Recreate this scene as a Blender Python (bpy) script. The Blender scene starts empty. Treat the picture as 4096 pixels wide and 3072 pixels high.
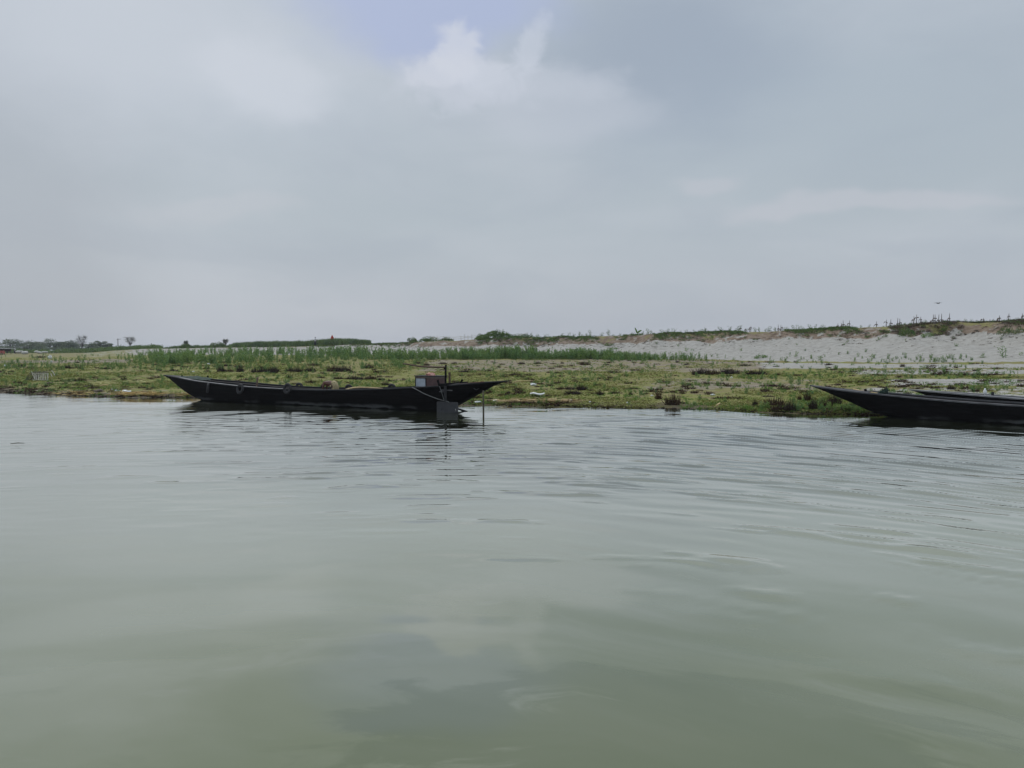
import bpy, math, random
import numpy as np
from mathutils import Vector, Matrix
random.seed(7); rng = np.random.default_rng(7)
S = bpy.context.scene
C = S.collection
R = math.radians

# ------------------------------------------------------------------ camera
F = 3036.0; H = 2.6; HOR = 1395.0
TH = math.atan((1536-HOR)/F)
cam = bpy.data.cameras.new('camera'); camo = bpy.data.objects.new('camera', cam); C.objects.link(camo)
camo.location = (0, 0, H); camo.rotation_euler = (R(90)-TH, 0, 0)
cam.sensor_width = 36; cam.lens = 36*F/4096; cam.clip_start = 0.1; cam.clip_end = 8000
S.camera = camo
S.view_settings.view_transform = 'Standard'; S.view_settings.look = 'None'
S.view_settings.exposure = 0.07; S.view_settings.gamma = 1
S.render.engine = 'CYCLES'

# ------------------------------------------------------------------ node helper
class NT:
    def __init__(s, tree): s.t = tree; s.n = tree.nodes; s.l = tree.links
    def node(s, kind, **kw):
        n = s.n.new(kind)
        for k, v in kw.items(): setattr(n, k, v)
        return n
    def put(s, sock, v):
        if isinstance(v, bpy.types.NodeSocket): s.l.new(v, sock)
        elif v is not None:
            if isinstance(v, (tuple, list)) and sock.type == 'RGBA' and len(v) == 3: v = (*v, 1)
            sock.default_value = v
    def m(s, op, a, b=None, c=None, clamp=False):
        n = s.node('ShaderNodeMath', operation=op, use_clamp=clamp)
        s.put(n.inputs[0], a)
        if b is not None: s.put(n.inputs[1], b)
        if c is not None: s.put(n.inputs[2], c)
        return n.outputs[0]
    def mix(s, f, a, b, mode='MIX'):
        n = s.node('ShaderNodeMix', data_type='RGBA', blend_type=mode)
        s.put(n.inputs[0], f); s.put(n.inputs[6], a); s.put(n.inputs[7], b)
        return n.outputs[2]
    def xyz(s, x, y, z=0.0):
        n = s.node('ShaderNodeCombineXYZ'); s.put(n.inputs[0], x); s.put(n.inputs[1], y); s.put(n.inputs[2], z)
        return n.outputs[0]
    def sep(s, v):
        n = s.node('ShaderNodeSeparateXYZ'); s.put(n.inputs[0], v); return n.outputs
    def noise(s, v, scale, detail=3.0, rough=0.5, dist=0.0, color=False):
        n = s.node('ShaderNodeTexNoise'); s.put(n.inputs['Vector'], v)
        n.inputs['Scale'].default_value = scale; n.inputs['Detail'].default_value = detail
        n.inputs['Roughness'].default_value = rough; n.inputs['Distortion'].default_value = dist
        return n.outputs['Color' if color else 'Fac']
    def ramp(s, v, a, b, c=0.0, d=1.0, smooth=True):
        n = s.node('ShaderNodeMapRange'); n.interpolation_type = 'SMOOTHSTEP' if smooth else 'LINEAR'
        s.put(n.inputs[0], v)
        for i, q in enumerate((a, b, c, d)): s.put(n.inputs[i+1], q)
        return n.outputs[0]
    def vm(s, op, a, b):
        n = s.node('ShaderNodeVectorMath', operation=op); s.put(n.inputs[0], a); s.put(n.inputs[1], b)
        return n.outputs[0]

def lin(r, g, b):
    f = lambda v: (v/255/12.92 if v/255 <= .04045 else ((v/255+.055)/1.055)**2.4)
    return (f(r), f(g), f(b))

# ------------------------------------------------------------------ world : overcast sky over a Nishita sky
SUN_EL, SUN_AZ = R(52), R(-35)          # azimuth from +Y, to the left
w = bpy.data.worlds.new('World'); S.world = w; w.use_nodes = True
T = NT(w.node_tree); T.n.clear()
out = T.node('ShaderNodeOutputWorld'); bg = T.node('ShaderNodeBackground')
bg.inputs[1].default_value = 0.1
T.l.new(bg.outputs[0], out.inputs[0])
sky = T.node('ShaderNodeTexSky', sky_type='NISHITA'); sky.sun_disc = False
sky.sun_elevation = SUN_EL; sky.sun_rotation = SUN_AZ; sky.air_density = 1.2; sky.dust_density = 3.0
tc = T.node('ShaderNodeTexCoord')
gx, gy, gz = T.sep(tc.outputs['Generated'])
az = T.m('ARCTAN2', gx, gy); el = T.m('ARCSINE', gz)
warp = T.noise(T.xyz(az, T.m('MULTIPLY', el, 1.6)), 3.2, 4, .5, 0, True)
wr, wg, wb = T.sep(warp)
fine = T.noise(T.xyz(az, T.m('MULTIPLY', el, 1.6)), 9.0, 7, .58, .5)
azw = T.m('ADD', az, T.m('MULTIPLY', T.m('SUBTRACT', wr, .5), .22))
elw = T.m('ADD', el, T.m('MULTIPLY', T.m('SUBTRACT', wg, .5), .14))
def aim(px, py):
    x = (px-2048)/F; y = -(py-1536)/F
    d = Vector((x, math.cos(TH)+y*math.sin(TH), -math.sin(TH)+y*math.cos(TH))).normalized()
    return math.atan2(d.x, d.y), math.asin(d.z)
def blob(px, py, sx, sy, lo=.25, hi=.8, amp=.5, wq=1.0, rot=0.0):
    a0, e0 = aim(px, py)
    A = T.m('SUBTRACT', T.m('ADD', az, T.m('MULTIPLY', T.m('SUBTRACT', azw, az), wq)), a0)
    E = T.m('SUBTRACT', T.m('ADD', el, T.m('MULTIPLY', T.m('SUBTRACT', elw, el), wq)), e0)
    c_, s_ = math.cos(rot), math.sin(rot)
    A2 = T.m('ADD', T.m('MULTIPLY', A, c_), T.m('MULTIPLY', E, s_))
    E2 = T.m('SUBTRACT', T.m('MULTIPLY', E, c_), T.m('MULTIPLY', A, s_))
    q = T.m('ADD', T.m('POWER', T.m('ABSOLUTE', T.m('DIVIDE', A2, sx/F)), 2.0), T.m('POWER', T.m('ABSOLUTE', T.m('DIVIDE', E2, sy/F)), 2.0))
    g = T.m('EXPONENT', T.m('MULTIPLY', q, -1.0))
    g = T.m('ADD', g, T.m('MULTIPLY', T.m('SUBTRACT', fine, .5), amp))
    return T.ramp(g, lo, hi)
col = T.mix(T.ramp(el, R(-1), R(11)), lin(172, 178, 189), lin(168, 178, 187))
col = T.mix(T.ramp(el, R(10), R(24)), col, lin(168, 179, 191))
col = T.mix(T.m('MULTIPLY', T.ramp(T.noise(T.xyz(az, T.m('MULTIPLY', el, 2.6)), 2.2, 4, .5, .4), .38, .68), .42), col, lin(188, 194, 203))
col = T.mix(T.m('MULTIPLY', T.ramp(T.noise(T.xyz(az, T.m('MULTIPLY', el, 3.2), 4.0), 4.2, 5, .55, .5), .42, .72), .30), col, lin(156, 166, 179))
fine2 = T.noise(T.xyz(az, T.m('MULTIPLY', el, 1.5)), 26.0, 7, .62, .6)
fine_soft, fine = fine, fine
def lay(f, amt, c): 
    global col
    col = T.mix(T.m('MULTIPLY', f, amt), col, lin(*c))
lay(blob(0, 900, 500, 700, .1, .9, .2), .55, (156, 163, 173))
lay(blob(600, 150, 850, 420, .1, .95, .4), .75, (190, 197, 207))
lay(blob(1000, 330, 260, 190, .2, .8, .5), .6, (196, 202, 212))
lay(blob(2620, 230, 520, 330, .1, .9, .3), .8, (149, 161, 177))
lay(blob(3300, 500, 900, 300, .1, .9, .4), .3, (162, 175, 187))
lay(blob(2250, 430, 420, 150, .2, .85, .5), .6, (183, 190, 201))
lay(blob(1700, 40, 520, 210, .2, .75, .4), .8, (164, 176, 208))
fine = T.m('ADD', T.m('MULTIPLY', fine_soft, .45), T.m('MULTIPLY', fine2, .70)); fine = T.m('SUBTRACT', fine, .075)
lay(blob(1840, 310, 330, 110, .22, .80, 1.3, .5, .05), .70, (190, 196, 208))
lay(blob(1840, 215, 135, 95, .30, .80, 1.7, .4, .1), .72, (199, 204, 215))
lay(blob(1740, 290, 150, 60, .30, .80, 1.6, .4, .15), .55, (198, 203, 214))
lay(blob(1960, 300, 130, 60, .30, .85, 1.6, .4, .1), .55, (196, 202, 214))
lay(blob(2130, 195, 75, 130, .30, .85, 1.7, .4, -.5), .6, (192, 199, 212))
lay(blob(2200, 330, 330, 80, .25, .9, 1.2, .5), .45, (186, 193, 205))
fine = fine_soft
lay(blob(3450, 835, 500, 40, .2, .8, .8), .55, (186, 189, 198))
lay(blob(2850, 770, 110, 45, .2, .8, .6), .45, (186, 189, 198))
lay(blob(950, 850, 300, 50, .2, .8, .8), .4, (185, 189, 197))
cloud10 = T.vm('MULTIPLY', col, (10.5, 10.45, 10.35))
zen = T.ramp(el, R(27), R(62), 1.0, 2.5)      # overcast dome brightens towards the zenith
cl = T.node('ShaderNodeVectorMath', operation='SCALE'); T.put(cl.inputs[0], cloud10); T.put(cl.inputs['Scale'], zen)
base = T.mix(0.94, sky.outputs[0], cl.outputs[0])
T.put(bg.inputs[0], base)

sun = bpy.data.lights.new('sun', 'SUN'); sun.energy = 1.3; sun.angle = R(14); sun.color = (1, .96, .9)
suno = bpy.data.objects.new('sun', sun); C.objects.link(suno)
sd = Vector((math.sin(SUN_AZ)*math.cos(SUN_EL), math.cos(SUN_AZ)*math.cos(SUN_EL), math.sin(SUN_EL)))
suno.rotation_euler = sd.to_track_quat('Z', 'Y').to_euler(); suno.location = (0, 0, 60)

# ------------------------------------------------------------------ pixel <-> place helpers
def ray(px, py):
    x = (px-2048)/F; y = -(py-1536)/F
    return Vector((x, math.cos(TH)+y*math.sin(TH), -math.sin(TH)+y*math.cos(TH)))
def P(px, py, Y):
    d = ray(px, py); return Vector((d.x*Y/d.y, Y, H+d.z*Y/d.y))
def G(px, py, z=0.0):
    d = ray(px, py); t = (z-H)/d.z; return Vector((d.x*t, d.y*t, z))

# ------------------------------------------------------------------ object helpers
def tag(o, label=None, cat=None, group=None, kind=None):
    if label: o['label'] = label
    if cat: o['category'] = cat
    if group: o['group'] = group
    if kind: o['kind'] = kind
    return o
def empty(name, loc, rz=0.0, scale=1.0):
    o = bpy.data.objects.new(name, None); C.objects.link(o); o.location = loc; o.rotation_euler = (0, 0, rz)
    o.scale = (scale,)*3; o.empty_display_size = .2
    return o
class MB:
    def __init__(s): s.v = []; s.f = []
    def add(s, vs, fs):
        n = len(s.v); s.v += [tuple(v) for v in vs]; s.f += [tuple(i+n for i in f) for f in fs]; return s
    def box(s, c, size, rot=None, taper=1.0):
        x, y, z = [q/2 for q in size]; vs = []
        for dz in (-1, 1):
            k = taper if dz > 0 else 1
            for dx, dy in ((-1, -1), (1, -1), (1, 1), (-1, 1)): vs.append(Vector((dx*x*k, dy*y*k, dz*z)))
        if rot is not None: vs = [rot @ v for v in vs]
        vs = [v+Vector(c) for v in vs]
        return s.add(vs, [(3, 2, 1, 0), (4, 5, 6, 7), (0, 1, 5, 4), (1, 2, 6, 5), (2, 3, 7, 6), (3, 0, 4, 7)])
    def bar(s, a, b, w, h=None, up=(0, 0, 1)):
        a, b = Vector(a), Vector(b); h = h or w; d = b-a; L = d.length; d.normalize()
        u = Vector(up); sd_ = d.cross(u)
        if sd_.length < 1e-4: sd_ = d.cross(Vector((0, 1, 0)))
        sd_.normalize(); u = sd_.cross(d)
        M = Matrix((sd_, u, d)).transposed()
        return s.box((a+b)/2, (w, h, L), M)
    def tube(s, pts, r, n=6, cap=True):
        pts = [Vector(p) for p in pts]; rs = r if isinstance(r, (list, tuple)) else [r]*len(pts)
        vs = []; fs = []; ref = None
        for i, p in enumerate(pts):
            d = (pts[min(i+1, len(pts)-1)]-pts[max(i-1, 0)]).normalized()
            if ref is None: ref = Vector((0, 0, 1)) if abs(d.z) < .9 else Vector((1, 0, 0))
            u = d.cross(ref); u.normalize(); v = u.cross(d)
            for k in range(n):
                a = 2*math.pi*k/n; vs.append(p+(u*math.cos(a)+v*math.sin(a))*rs[i])
        for i in range(len(pts)-1):
            for k in range(n):
                fs.append((i*n+k, i*n+(k+1) % n, (i+1)*n+(k+1) % n, (i+1)*n+k))
        if cap: fs += [tuple(range(n))[::-1], tuple(range((len(pts)-1)*n, len(pts)*n))]
        return s.add(vs, fs)
    def grid(s, rows, close=False):
        n = len(rows[0]); vs = [p for r in rows for p in r]; fs = []
        for i in range(len(rows)-1):
            for k in range(n if close else n-1):
                fs.append((i*n+k, i*n+(k+1) % n, (i+1)*n+(k+1) % n, (i+1)*n+k))
        return s.add(vs, fs)
    def build(s, name, mat, parent=None, smooth=False, loc=None, bevel=0):
        me = bpy.data.meshes.new(name); me.from_pydata([tuple(v) for v in s.v], [], s.f); me.update()
        if mat: me.materials.append(mat)
        if smooth: me.shade_smooth()
        o = bpy.data.objects.new(name, me); C.objects.link(o)
        if parent: o.parent = parent
        if loc is not None: o.location = loc
        if bevel:
            b = o.modifiers.new('bevel', 'BEVEL'); b.width = bevel; b.segments = 2
        return o
def npmesh(name, V, faces, mat, parent=None, smooth=False, attr=None):
    """faces : (n,k) int array"""
    me = bpy.data.meshes.new(name); k = faces.shape[1]
    me.vertices.add(len(V)); me.vertices.foreach_set('co', np.asarray(V, np.float32).ravel())
    me.loops.add(faces.size); me.loops.foreach_set('vertex_index', faces.astype(np.int32).ravel())
    me.polygons.add(len(faces)); me.polygons.foreach_set('loop_start', np.arange(0, faces.size, k, dtype=np.int32))
    me.polygons.foreach_set('loop_total', np.full(len(faces), k, np.int32))
    me.update(calc_edges=True); me.validate()
    if attr is not None:
        a = me.color_attributes.new('mask', 'FLOAT_COLOR', 'POINT'); a.data.foreach_set('color', attr.astype(np.float32).ravel())
    if smooth: me.shade_smooth()
    if mat: me.materials.append(mat)
    o = bpy.data.objects.new(name, me); C.objects.link(o)
    if parent: o.parent = parent
    return o

# ------------------------------------------------------------------ materials
def material(name):
    m = bpy.data.materials.new(name); m.use_nodes = True; t = NT(m.node_tree)
    return m, t, t.n['Principled BSDF']
def simple(name, c1, c2=None, scale=4.0, rough=.75, bump=.0, stretch=(1, 1, 1), spec=.3, lo=.35, hi=.65, metal=0, rand=0.0):
    m, t, b = material(name); c2 = c2 or tuple(q*.65 for q in c1)
    o = t.node('ShaderNodeTexCoord').outputs['Object']; v = t.vm('MULTIPLY', o, stretch)
    n = t.noise(v, scale, 5, .6)
    cc = t.mix(t.ramp(n, lo, hi), c1, c2)
    if rand:
        oi = t.node('ShaderNodeObjectInfo').outputs['Random']
        hs = t.node('ShaderNodeHueSaturation'); t.put(hs.inputs['Value'], t.ramp(oi, 0, 1, 1-rand, 1+rand, False)); t.put(hs.inputs['Color'], cc); cc = hs.outputs[0]
    t.put(b.inputs['Base Color'], cc); b.inputs['Roughness'].default_value = rough
    b.inputs['Specular IOR Level'].default_value = spec; b.inputs['Metallic'].default_value = metal
    if bump:
        bn = t.node('ShaderNodeBump'); bn.inputs['Strength'].default_value = 1; bn.inputs['Distance'].default_value = bump
        t.put(bn.inputs['Height'], t.noise(v, scale*2.5, 4, .6)); t.put(b.inputs['Normal'], bn.outputs[0])
    return m
def leafmat(name, a, b_, c=None, scale=1.2, trans=.25):
    """foliage: colour varies in clumps through the space and leaf by leaf"""
    m, t, b = material(name); c = c or a
    g = t.node('ShaderNodeNewGeometry').outputs['Position']
    n1 = t.noise(g, scale, 3, .6); n2 = t.noise(g, scale*7, 2, .5)
    cc = t.mix(t.ramp(n1, .35, .65), a, b_); cc = t.mix(t.ramp(n2, .52, .72), cc, c)
    t.put(b.inputs['Base Color'], cc); b.inputs['Roughness'].default_value = .7; b.inputs['Specular IOR Level'].default_value = .15
    tr = t.node('ShaderNodeBsdfTranslucent'); t.put(tr.inputs[0], cc)
    mx = t.node('ShaderNodeMixShader'); mx.inputs[0].default_value = trans
    t.l.new(b.outputs[0], mx.inputs[1]); t.l.new(tr.outputs[0], mx.inputs[2])
    t.l.new(mx.outputs[0], t.n['Material Output'].inputs[0])
    return m
M = {}
M['leaf'] = leafmat('weed_leaf', (.12, .22, .068), (.185, .27, .07), (.08, .165, .08), .8)
M['leaf_blue'] = leafmat('crop_leaf', (.115, .175, .085), (.16, .22, .085), (.08, .13, .07), .3)
M['leaf_tree'] = leafmat('tree_leaf', (.10, .14, .095), (.15, .18, .10), (.07, .10, .08), .25, .3)
M['leaf_dark'] = leafmat('bush_leaf', (.085, .150, .045), (.135, .20, .055), (.06, .095, .045), 1.0)
M['leaf_bright'] = leafmat('bright_leaf', (.10, .20, .035), (.14, .24, .05), (.07, .15, .04), 2.0)
M['cover'] = leafmat('creeping_cover', (.205, .245, .058), (.26, .262, .085), (.19, .14, .065), .55, .2)
M['dead'] = leafmat('dead_weed', (.034, .020, .013), (.060, .033, .018), (.09, .055, .025), 2.5, .1)
M['dead_dark'] = leafmat('dead_weed_dark', (.022, .015, .013), (.036, .024, .019), (.06, .04, .025), 2.5, .05)
M['wither'] = leafmat('withered_leaf', (.13, .10, .07), (.085, .065, .05), (.18, .14, .09), 3.0, .1)
M['straw'] = simple('dry_straw', (.55, .42, .18), (.40, .26, .09), 6, .9)
M['straw_pale'] = simple('pale_straw', (.60, .58, .30), (.45, .40, .18), 6, .9)
M['bark'] = simple('bark', (.10, .08, .065), (.06, .05, .04), 3, .9)
M['bark_grey'] = simple('bare_bark', (.13, .115, .11), (.08, .07, .07), 3, .9)
M['litter'] = simple('white_litter', (.72, .73, .72), (.55, .56, .55), 8, .6)
M['bamboo'] = simple('bamboo', (.60, .46, .24), (.42, .30, .15), 7, .6, .002, (1, 1, 1))
M['bamboo_grey'] = simple('weathered_bamboo', (.52, .50, .43), (.38, .36, .30), 8, .8)
M['bamboo_dark'] = simple('dark_bamboo', (.085, .075, .05), (.05, .045, .03), 8, .85)
M['rope'] = simple('rope', (.13, .14, .14), (.08, .08, .08), 20, .9)
M['tyre'] = simple('rubber', (.020, .020, .022), (.033, .032, .033), 8, .75, .002)
M['net'] = simple('green_net', (.018, .045, .030), (.008, .018, .014), 12, .8, .01)
M['silver'] = simple('dull_sheet_metal', (.40, .45, .50), (.31, .35, .40), 5, .5, .002, metal=.0)
M['rust'] = simple('rusted_panel', (.115, .070, .066), (.08, .05, .05), 5, .8)
M['lid'] = simple('brown_lid', (.14, .11, .10), (.10, .075, .065), 6, .75)
M['wood_brown'] = simple('brown_wood', (.10, .06, .04), (.06, .04, .03), 8, .8, .003, (4, 4, .6))
M['plate'] = simple('grey_rudder_plate', (.030, .031, .035), (.040, .041, .045), 4, .6, .001)
M['cloth_red'] = simple('red_pink_cloth', (.50, .16, .14), (.62, .42, .34), 18, .9)
M['skin'] = simple('dark_skin', (.125, .055, .037), (.085, .038, .026), 5, .5, 0, spec=.4)
M['hair'] = simple('black_hair', (.012, .010, .010), (.02, .018, .016), 20, .6)
M['red_cloth'] = simple('red_cloth', (.42, .05, .035), (.30, .035, .03), 3, .9)
M['white_cloth'] = simple('white_cloth', (.7, .7, .7), (.5, .5, .52), 3, .9)
M['dark_cloth'] = simple('dark_cloth', (.03, .03, .04), (.05, .05, .06), 3, .9)
M['blue'] = simple('blue_paint', (.05, .20, .42), (.04, .14, .32), 3, .6)
M['tin'] = simple('tin_roof', (.35, .36, .37), (.22, .22, .22), 2, .6)
M['tin_dark'] = simple('dark_thatch', (.05, .045, .045), (.03, .03, .03), 2, .9)
M['rock'] = simple('pale_sandbag', (.52, .51, .48), (.38, .37, .34), 2, .9, .03)
M['clod'] = simple('mud_clod', (.16, .13, .10), (.10, .08, .06), 3, .95, .05)
M['bird'] = simple('bird_feather', (.05, .05, .055), (.03, .03, .035), 3, .8)

def hull_material(name, c1, c2, wear):
    m, t, b = material(name)
    o = t.node('ShaderNodeTexCoord').outputs['Object']; x, y, z = t.sep(o)
    n = t.noise(t.xyz(t.m('MULTIPLY', x, .5), t.m('MULTIPLY', y, .5), t.m('MULTIPLY', z, 6)), 3, 5, .6)
    blot = t.noise(t.xyz(x, y, t.m('MULTIPLY', z, 2.2)), 1.3, 4, .6)
    cc = t.mix(t.ramp(n, .35, .7), c1, c2)
    # dried silt line just above the water, uneven
    zz = t.m('ADD', z, t.m('MULTIPLY', t.m('SUBTRACT', blot, .5), .25))
    band = t.m('MULTIPLY', t.ramp(zz, .02, .07), t.ramp(zz, .22, .10))
    patch = t.ramp(t.noise(o, .35, 3, .6), .42, .6)
    cc = t.mix(t.m('MULTIPLY', t.m('MULTIPLY', band, patch), wear), cc, (.075, .078, .080))
    seam = t.ramp(t.m('ABSOLUTE', t.m('SUBTRACT', t.m('FRACT', t.m('MULTIPLY', z, 5.2)), .5)), .0, .06)
    t.put(b.inputs['Base Color'], cc); b.inputs['Roughness'].default_value = .75; b.inputs['Specular IOR Level'].default_value = .04
    bn = t.node('ShaderNodeBump'); bn.inputs['Distance'].default_value = .006
    t.put(bn.inputs['Height'], t.m('ADD', seam, n)); t.put(b.inputs['Normal'], bn.outputs[0])
    return m
M['hull'] = hull_material('tarred_hull', (.0034, .0033, .0037), (.0064, .0061, .0068), 1.0)
M['hull_in'] = simple('tarred_inside', (.042, .038, .040), (.062, .056, .056), 2.5, .8, .004, (1, 1, 5))
M['gunwale'] = simple('weathered_gunwale', (.10, .10, .105), (.045, .045, .048), 4, .75, .003, (.6, .6, 4))
M['gunwale_pale'] = simple('pale_gunwale', (.24, .24, .24), (.14, .14, .145), 4, .75, .003, (.6, .6, 4))
M['gunwale_dark'] = simple('dark_gunwale', (.026, .026, .029), (.014, .014, .016), 4, .75, .003, (.6, .6, 4))
M['deck'] = simple('grey_deck', (.060, .057, .058), (.035, .033, .035), 3, .8, .003, (.6, 4, 1))

# ------------------------------------------------------------------ terrain
def vnoise(x, y, seed=0):
    xi = np.floor(x).astype(np.int64); yi = np.floor(y).astype(np.int64); fx = x-xi; fy = y-yi
    fx = fx*fx*(3-2*fx); fy = fy*fy*(3-2*fy)
    def h(a, b):
        n = (a*374761393+b*668265263+seed*362437) & 0x7fffffff
        n = ((n ^ (n >> 13))*1274126177) & 0x7fffffff
        return ((n ^ (n >> 16)) & 0xffff)/65535.0
    return (h(xi, yi)*(1-fx)+h(xi+1, yi)*fx)*(1-fy)+(h(xi, yi+1)*(1-fx)+h(xi+1, yi+1)*fx)*fy
def fbm(x, y, o=4, seed=0):
    s = 0; a = .5; tot = 0
    for i in range(o): s = s+a*vnoise(x*2**i, y*2**i, seed+i*17); tot += a; a *= .5
    return s/tot
def kn(pairs):
    a = np.array(pairs, float); return lambda c: np.interp(c, a[:, 0], a[:, 1])
py_s = kn([(-600, 1560), (0, 1568), (190, 1580), (461, 1589.5), (785, 1590), (1834, 1620), (2000, 1621), (2300, 1629), (2600, 1638), (3000, 1646), (3200, 1651), (3500, 1660), (3633, 1667), (4096, 1672), (5000, 1680)])
py_w = kn([(0, 1442), (700, 1436), (1000, 1437), (1500, 1439), (2000, 1434), (2600, 1440), (3000, 1448), (3500, 1455), (4096, 1457), (5000, 1457)])
d_w = kn([(0, 95), (2000, 95), (2600, 88), (3000, 75), (3500, 62), (4096, 52), (5000, 46)])
py_b = kn([(0, 1421), (350, 1419), (450, 1412), (600, 1405), (800, 1402), (1000, 1400), (1200, 1398), (1400, 1392), (1700, 1388), (2000, 1383), (2300, 1378), (2600, 1371), (2800, 1365), (3000, 1359), (3300, 1354), (3500, 1350), (3700, 1349), (4096, 1341), (5000, 1320)])
d_b = kn([(0, 190), (350, 180), (600, 165), (1000, 148), (1400, 126), (1700, 117), (2000, 111), (2300, 105), (2600, 97), (3000, 87), (3500, 75), (4096, 66), (5000, 58)])
py_t = kn([(0, 1414), (350, 1412), (450, 1403), (600, 1395), (800, 1392), (1000, 1389), (1200, 1386), (1400, 1378), (1500, 1377), (1700, 1367), (1800, 1363), (2000, 1353), (2300, 1347), (2600, 1338), (2800, 1331), (3000, 1327), (3200, 1322), (3300, 1317), (3500, 1308), (3700, 1298), (3900, 1295), (4096, 1283), (5000, 1255)])
d_t = kn([(0, 215), (350, 200), (600, 172), (1000, 154), (1400, 130), (1700, 121), (2000, 115), (2300, 108.5), (2600, 100.5), (3000, 90.5), (3500, 78.5), (4096, 69.5), (5000, 61)])
z_p = kn([(0, .3), (350, .3), (560, 2.4), (1000, 2.8), (1400, 3.2), (2000, 4.0), (3000, 4.5), (4096, 4.9), (5000, 5.2)])
ct, st = math.cos(TH), math.sin(TH)
def zpy(py, D):
    y = -(py-1536)/F; return H+(-st+y*ct)*D/(ct+y*st)
def pyz(z, D):
    k = (z-H)/D; y = (k*ct+st)/(ct-k*st); return 1536-y*F
def ground(X, Y, full=False):
    X = np.asarray(X, float); Y = np.maximum(np.asarray(Y, float), .5)
    c = np.clip(2048+F*X/Y, -600, 5000)
    d0 = (0-H)/((-st-(py_s(c)-1536)/F*ct)/(ct-(py_s(c)-1536)/F*st))
    d0 = d0+(fbm(X*.45, Y*.15, 3, 5)-.5)*1.6
    dw, db, dt = d_w(c), d_b(c), d_t(c)
    dt = dt+(fbm(X*.16, Y*.03, 3, 9)-.5)*5.0; db = db+(fbm(X*.22, Y*.03, 3, 12)-.5)*5.5
    zw, zb, zt = zpy(py_w(c), d_w(c)), zpy(py_b(c), d_b(c)), zpy(py_t(c), d_t(c)); zp = z_p(c)
    z = np.zeros_like(Y)
    def seg(a, b, za, zb_, pw=1.0):
        t = np.clip((Y-a)/(b-a), 0, 1)
        if pw == 's': t = t*t*(3-2*t)
        else: t = t**pw
        return za+(zb_-za)*t
    # shore: small step then gentle rise
    zflat = seg(d0, dw, 0, zw, .8)+.07*np.clip((Y-d0)/.35, 0, 1)*np.clip(1-(Y-d0)/9, 0, 1)
    zs = seg(dw, db, zw, zb, 1.35)
    zbk = seg(db, dt, zb, zt, 's')
    zpl = seg(dt, np.full_like(Y, 430.), zt, zp, 1.0)
    z = np.where(Y < dw, zflat, np.where(Y < db, zs, np.where(Y < dt, zbk, zpl)))
    z = np.where(Y < d0, -np.clip(d0-Y, 0, 6)*.16, z)
    t1 = np.clip((Y-d0)/3, 0, 1)
    z = z+t1*((fbm(X*.7, Y*.7, 4, 1)-.5)*.16+(fbm(X*.12, Y*.12, 2, 3)-.5)*.14)*np.clip((dw-Y)/10+1, .0, 1)
    # eroded gullies on the bank face
    face = np.clip((Y-(db-6))/5, 0, 1)*np.clip((dt+1-Y)/2, 0, 1)
    z = z+face*((fbm(X*.55, Y*.22, 4, 22)-.5)*1.0*np.clip((c-1200)/1200, .15, 1))
    z = z+np.clip((Y-dw)/6, 0, 1)*(1-face)*(fbm(X*.5, Y*.3, 3, 31)-.5)*.14
    if full: return z, c, d0, dw, db, dt
    return z
def gz_(X, Y): return float(ground(np.array([X]), np.array([Y]))[0])
def on_ground(px, py, dmax=400):
    """world point of the ground seen at that pixel"""
    Ys = np.linspace(20, dmax, 1600); d = ray(px, py); X = d.x/d.y*Ys; zr = H+d.z/d.y*Ys
    z = ground(X, Ys); i = np.argmax(z >= zr)
    if not (z >= zr).any(): i = int(np.argmin(zr-z))
    return Vector((X[i], Ys[i], z[i]))
def ridge_point(px, back=.6):
    c = float(px); Y = float(d_t(c))+back; X = (c-2048)/F*Y
    # find crest seen from the camera
    Ys = np.linspace(Y-6, Y+6, 120); Xs = (c-2048)/F*Ys; z = ground(Xs, Ys); el_ = (z-H)/Ys
    i = int(np.argmax(el_)); return Vector((Xs[i], Ys[i], z[i]))

cols = np.concatenate([np.arange(-3600, -200, 60), np.arange(-200, 4300, 5.0), np.arange(4300, 8200, 60)])
tan = (cols-2048)/F
X0 = tan
cc = np.clip(cols, -600, 5000)
def d0_of(c): return (0-H)/((-st-(py_s(c)-1536)/F*ct)/(ct-(py_s(c)-1536)/F*st))
rows = []
dd0 = d0_of(cc)
for k in np.linspace(-9, 0, 10): rows.append(dd0+k)
t = np.linspace(0, 1, 190)[1:]**1.35
for q in t: rows.append(dd0+(d_w(cc)-dd0)*q)
for q in np.linspace(0, 1, 70)[1:]: rows.append(d_w(cc)+(d_b(cc)-3-d_w(cc))*q)
for q in np.linspace(0, 1, 60)[1:]: rows.append(d_b(cc)-3+(d_t(cc)+5-d_b(cc)+3)*q)
last = d_t(cc)+5
for q in np.linspace(0, 1, 26)[1:]: rows.append(last+(440-last)*q**1.6)
for q in (520, 700, 1000, 1500, 2200, 3200): rows.append(np.full_like(cols, q))
YY = np.array(rows); XX = YY*tan[None, :]
Z, cg, g0, gw, gb, gt = ground(XX, YY, True)
pyy = pyz(Z, YY)
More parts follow.
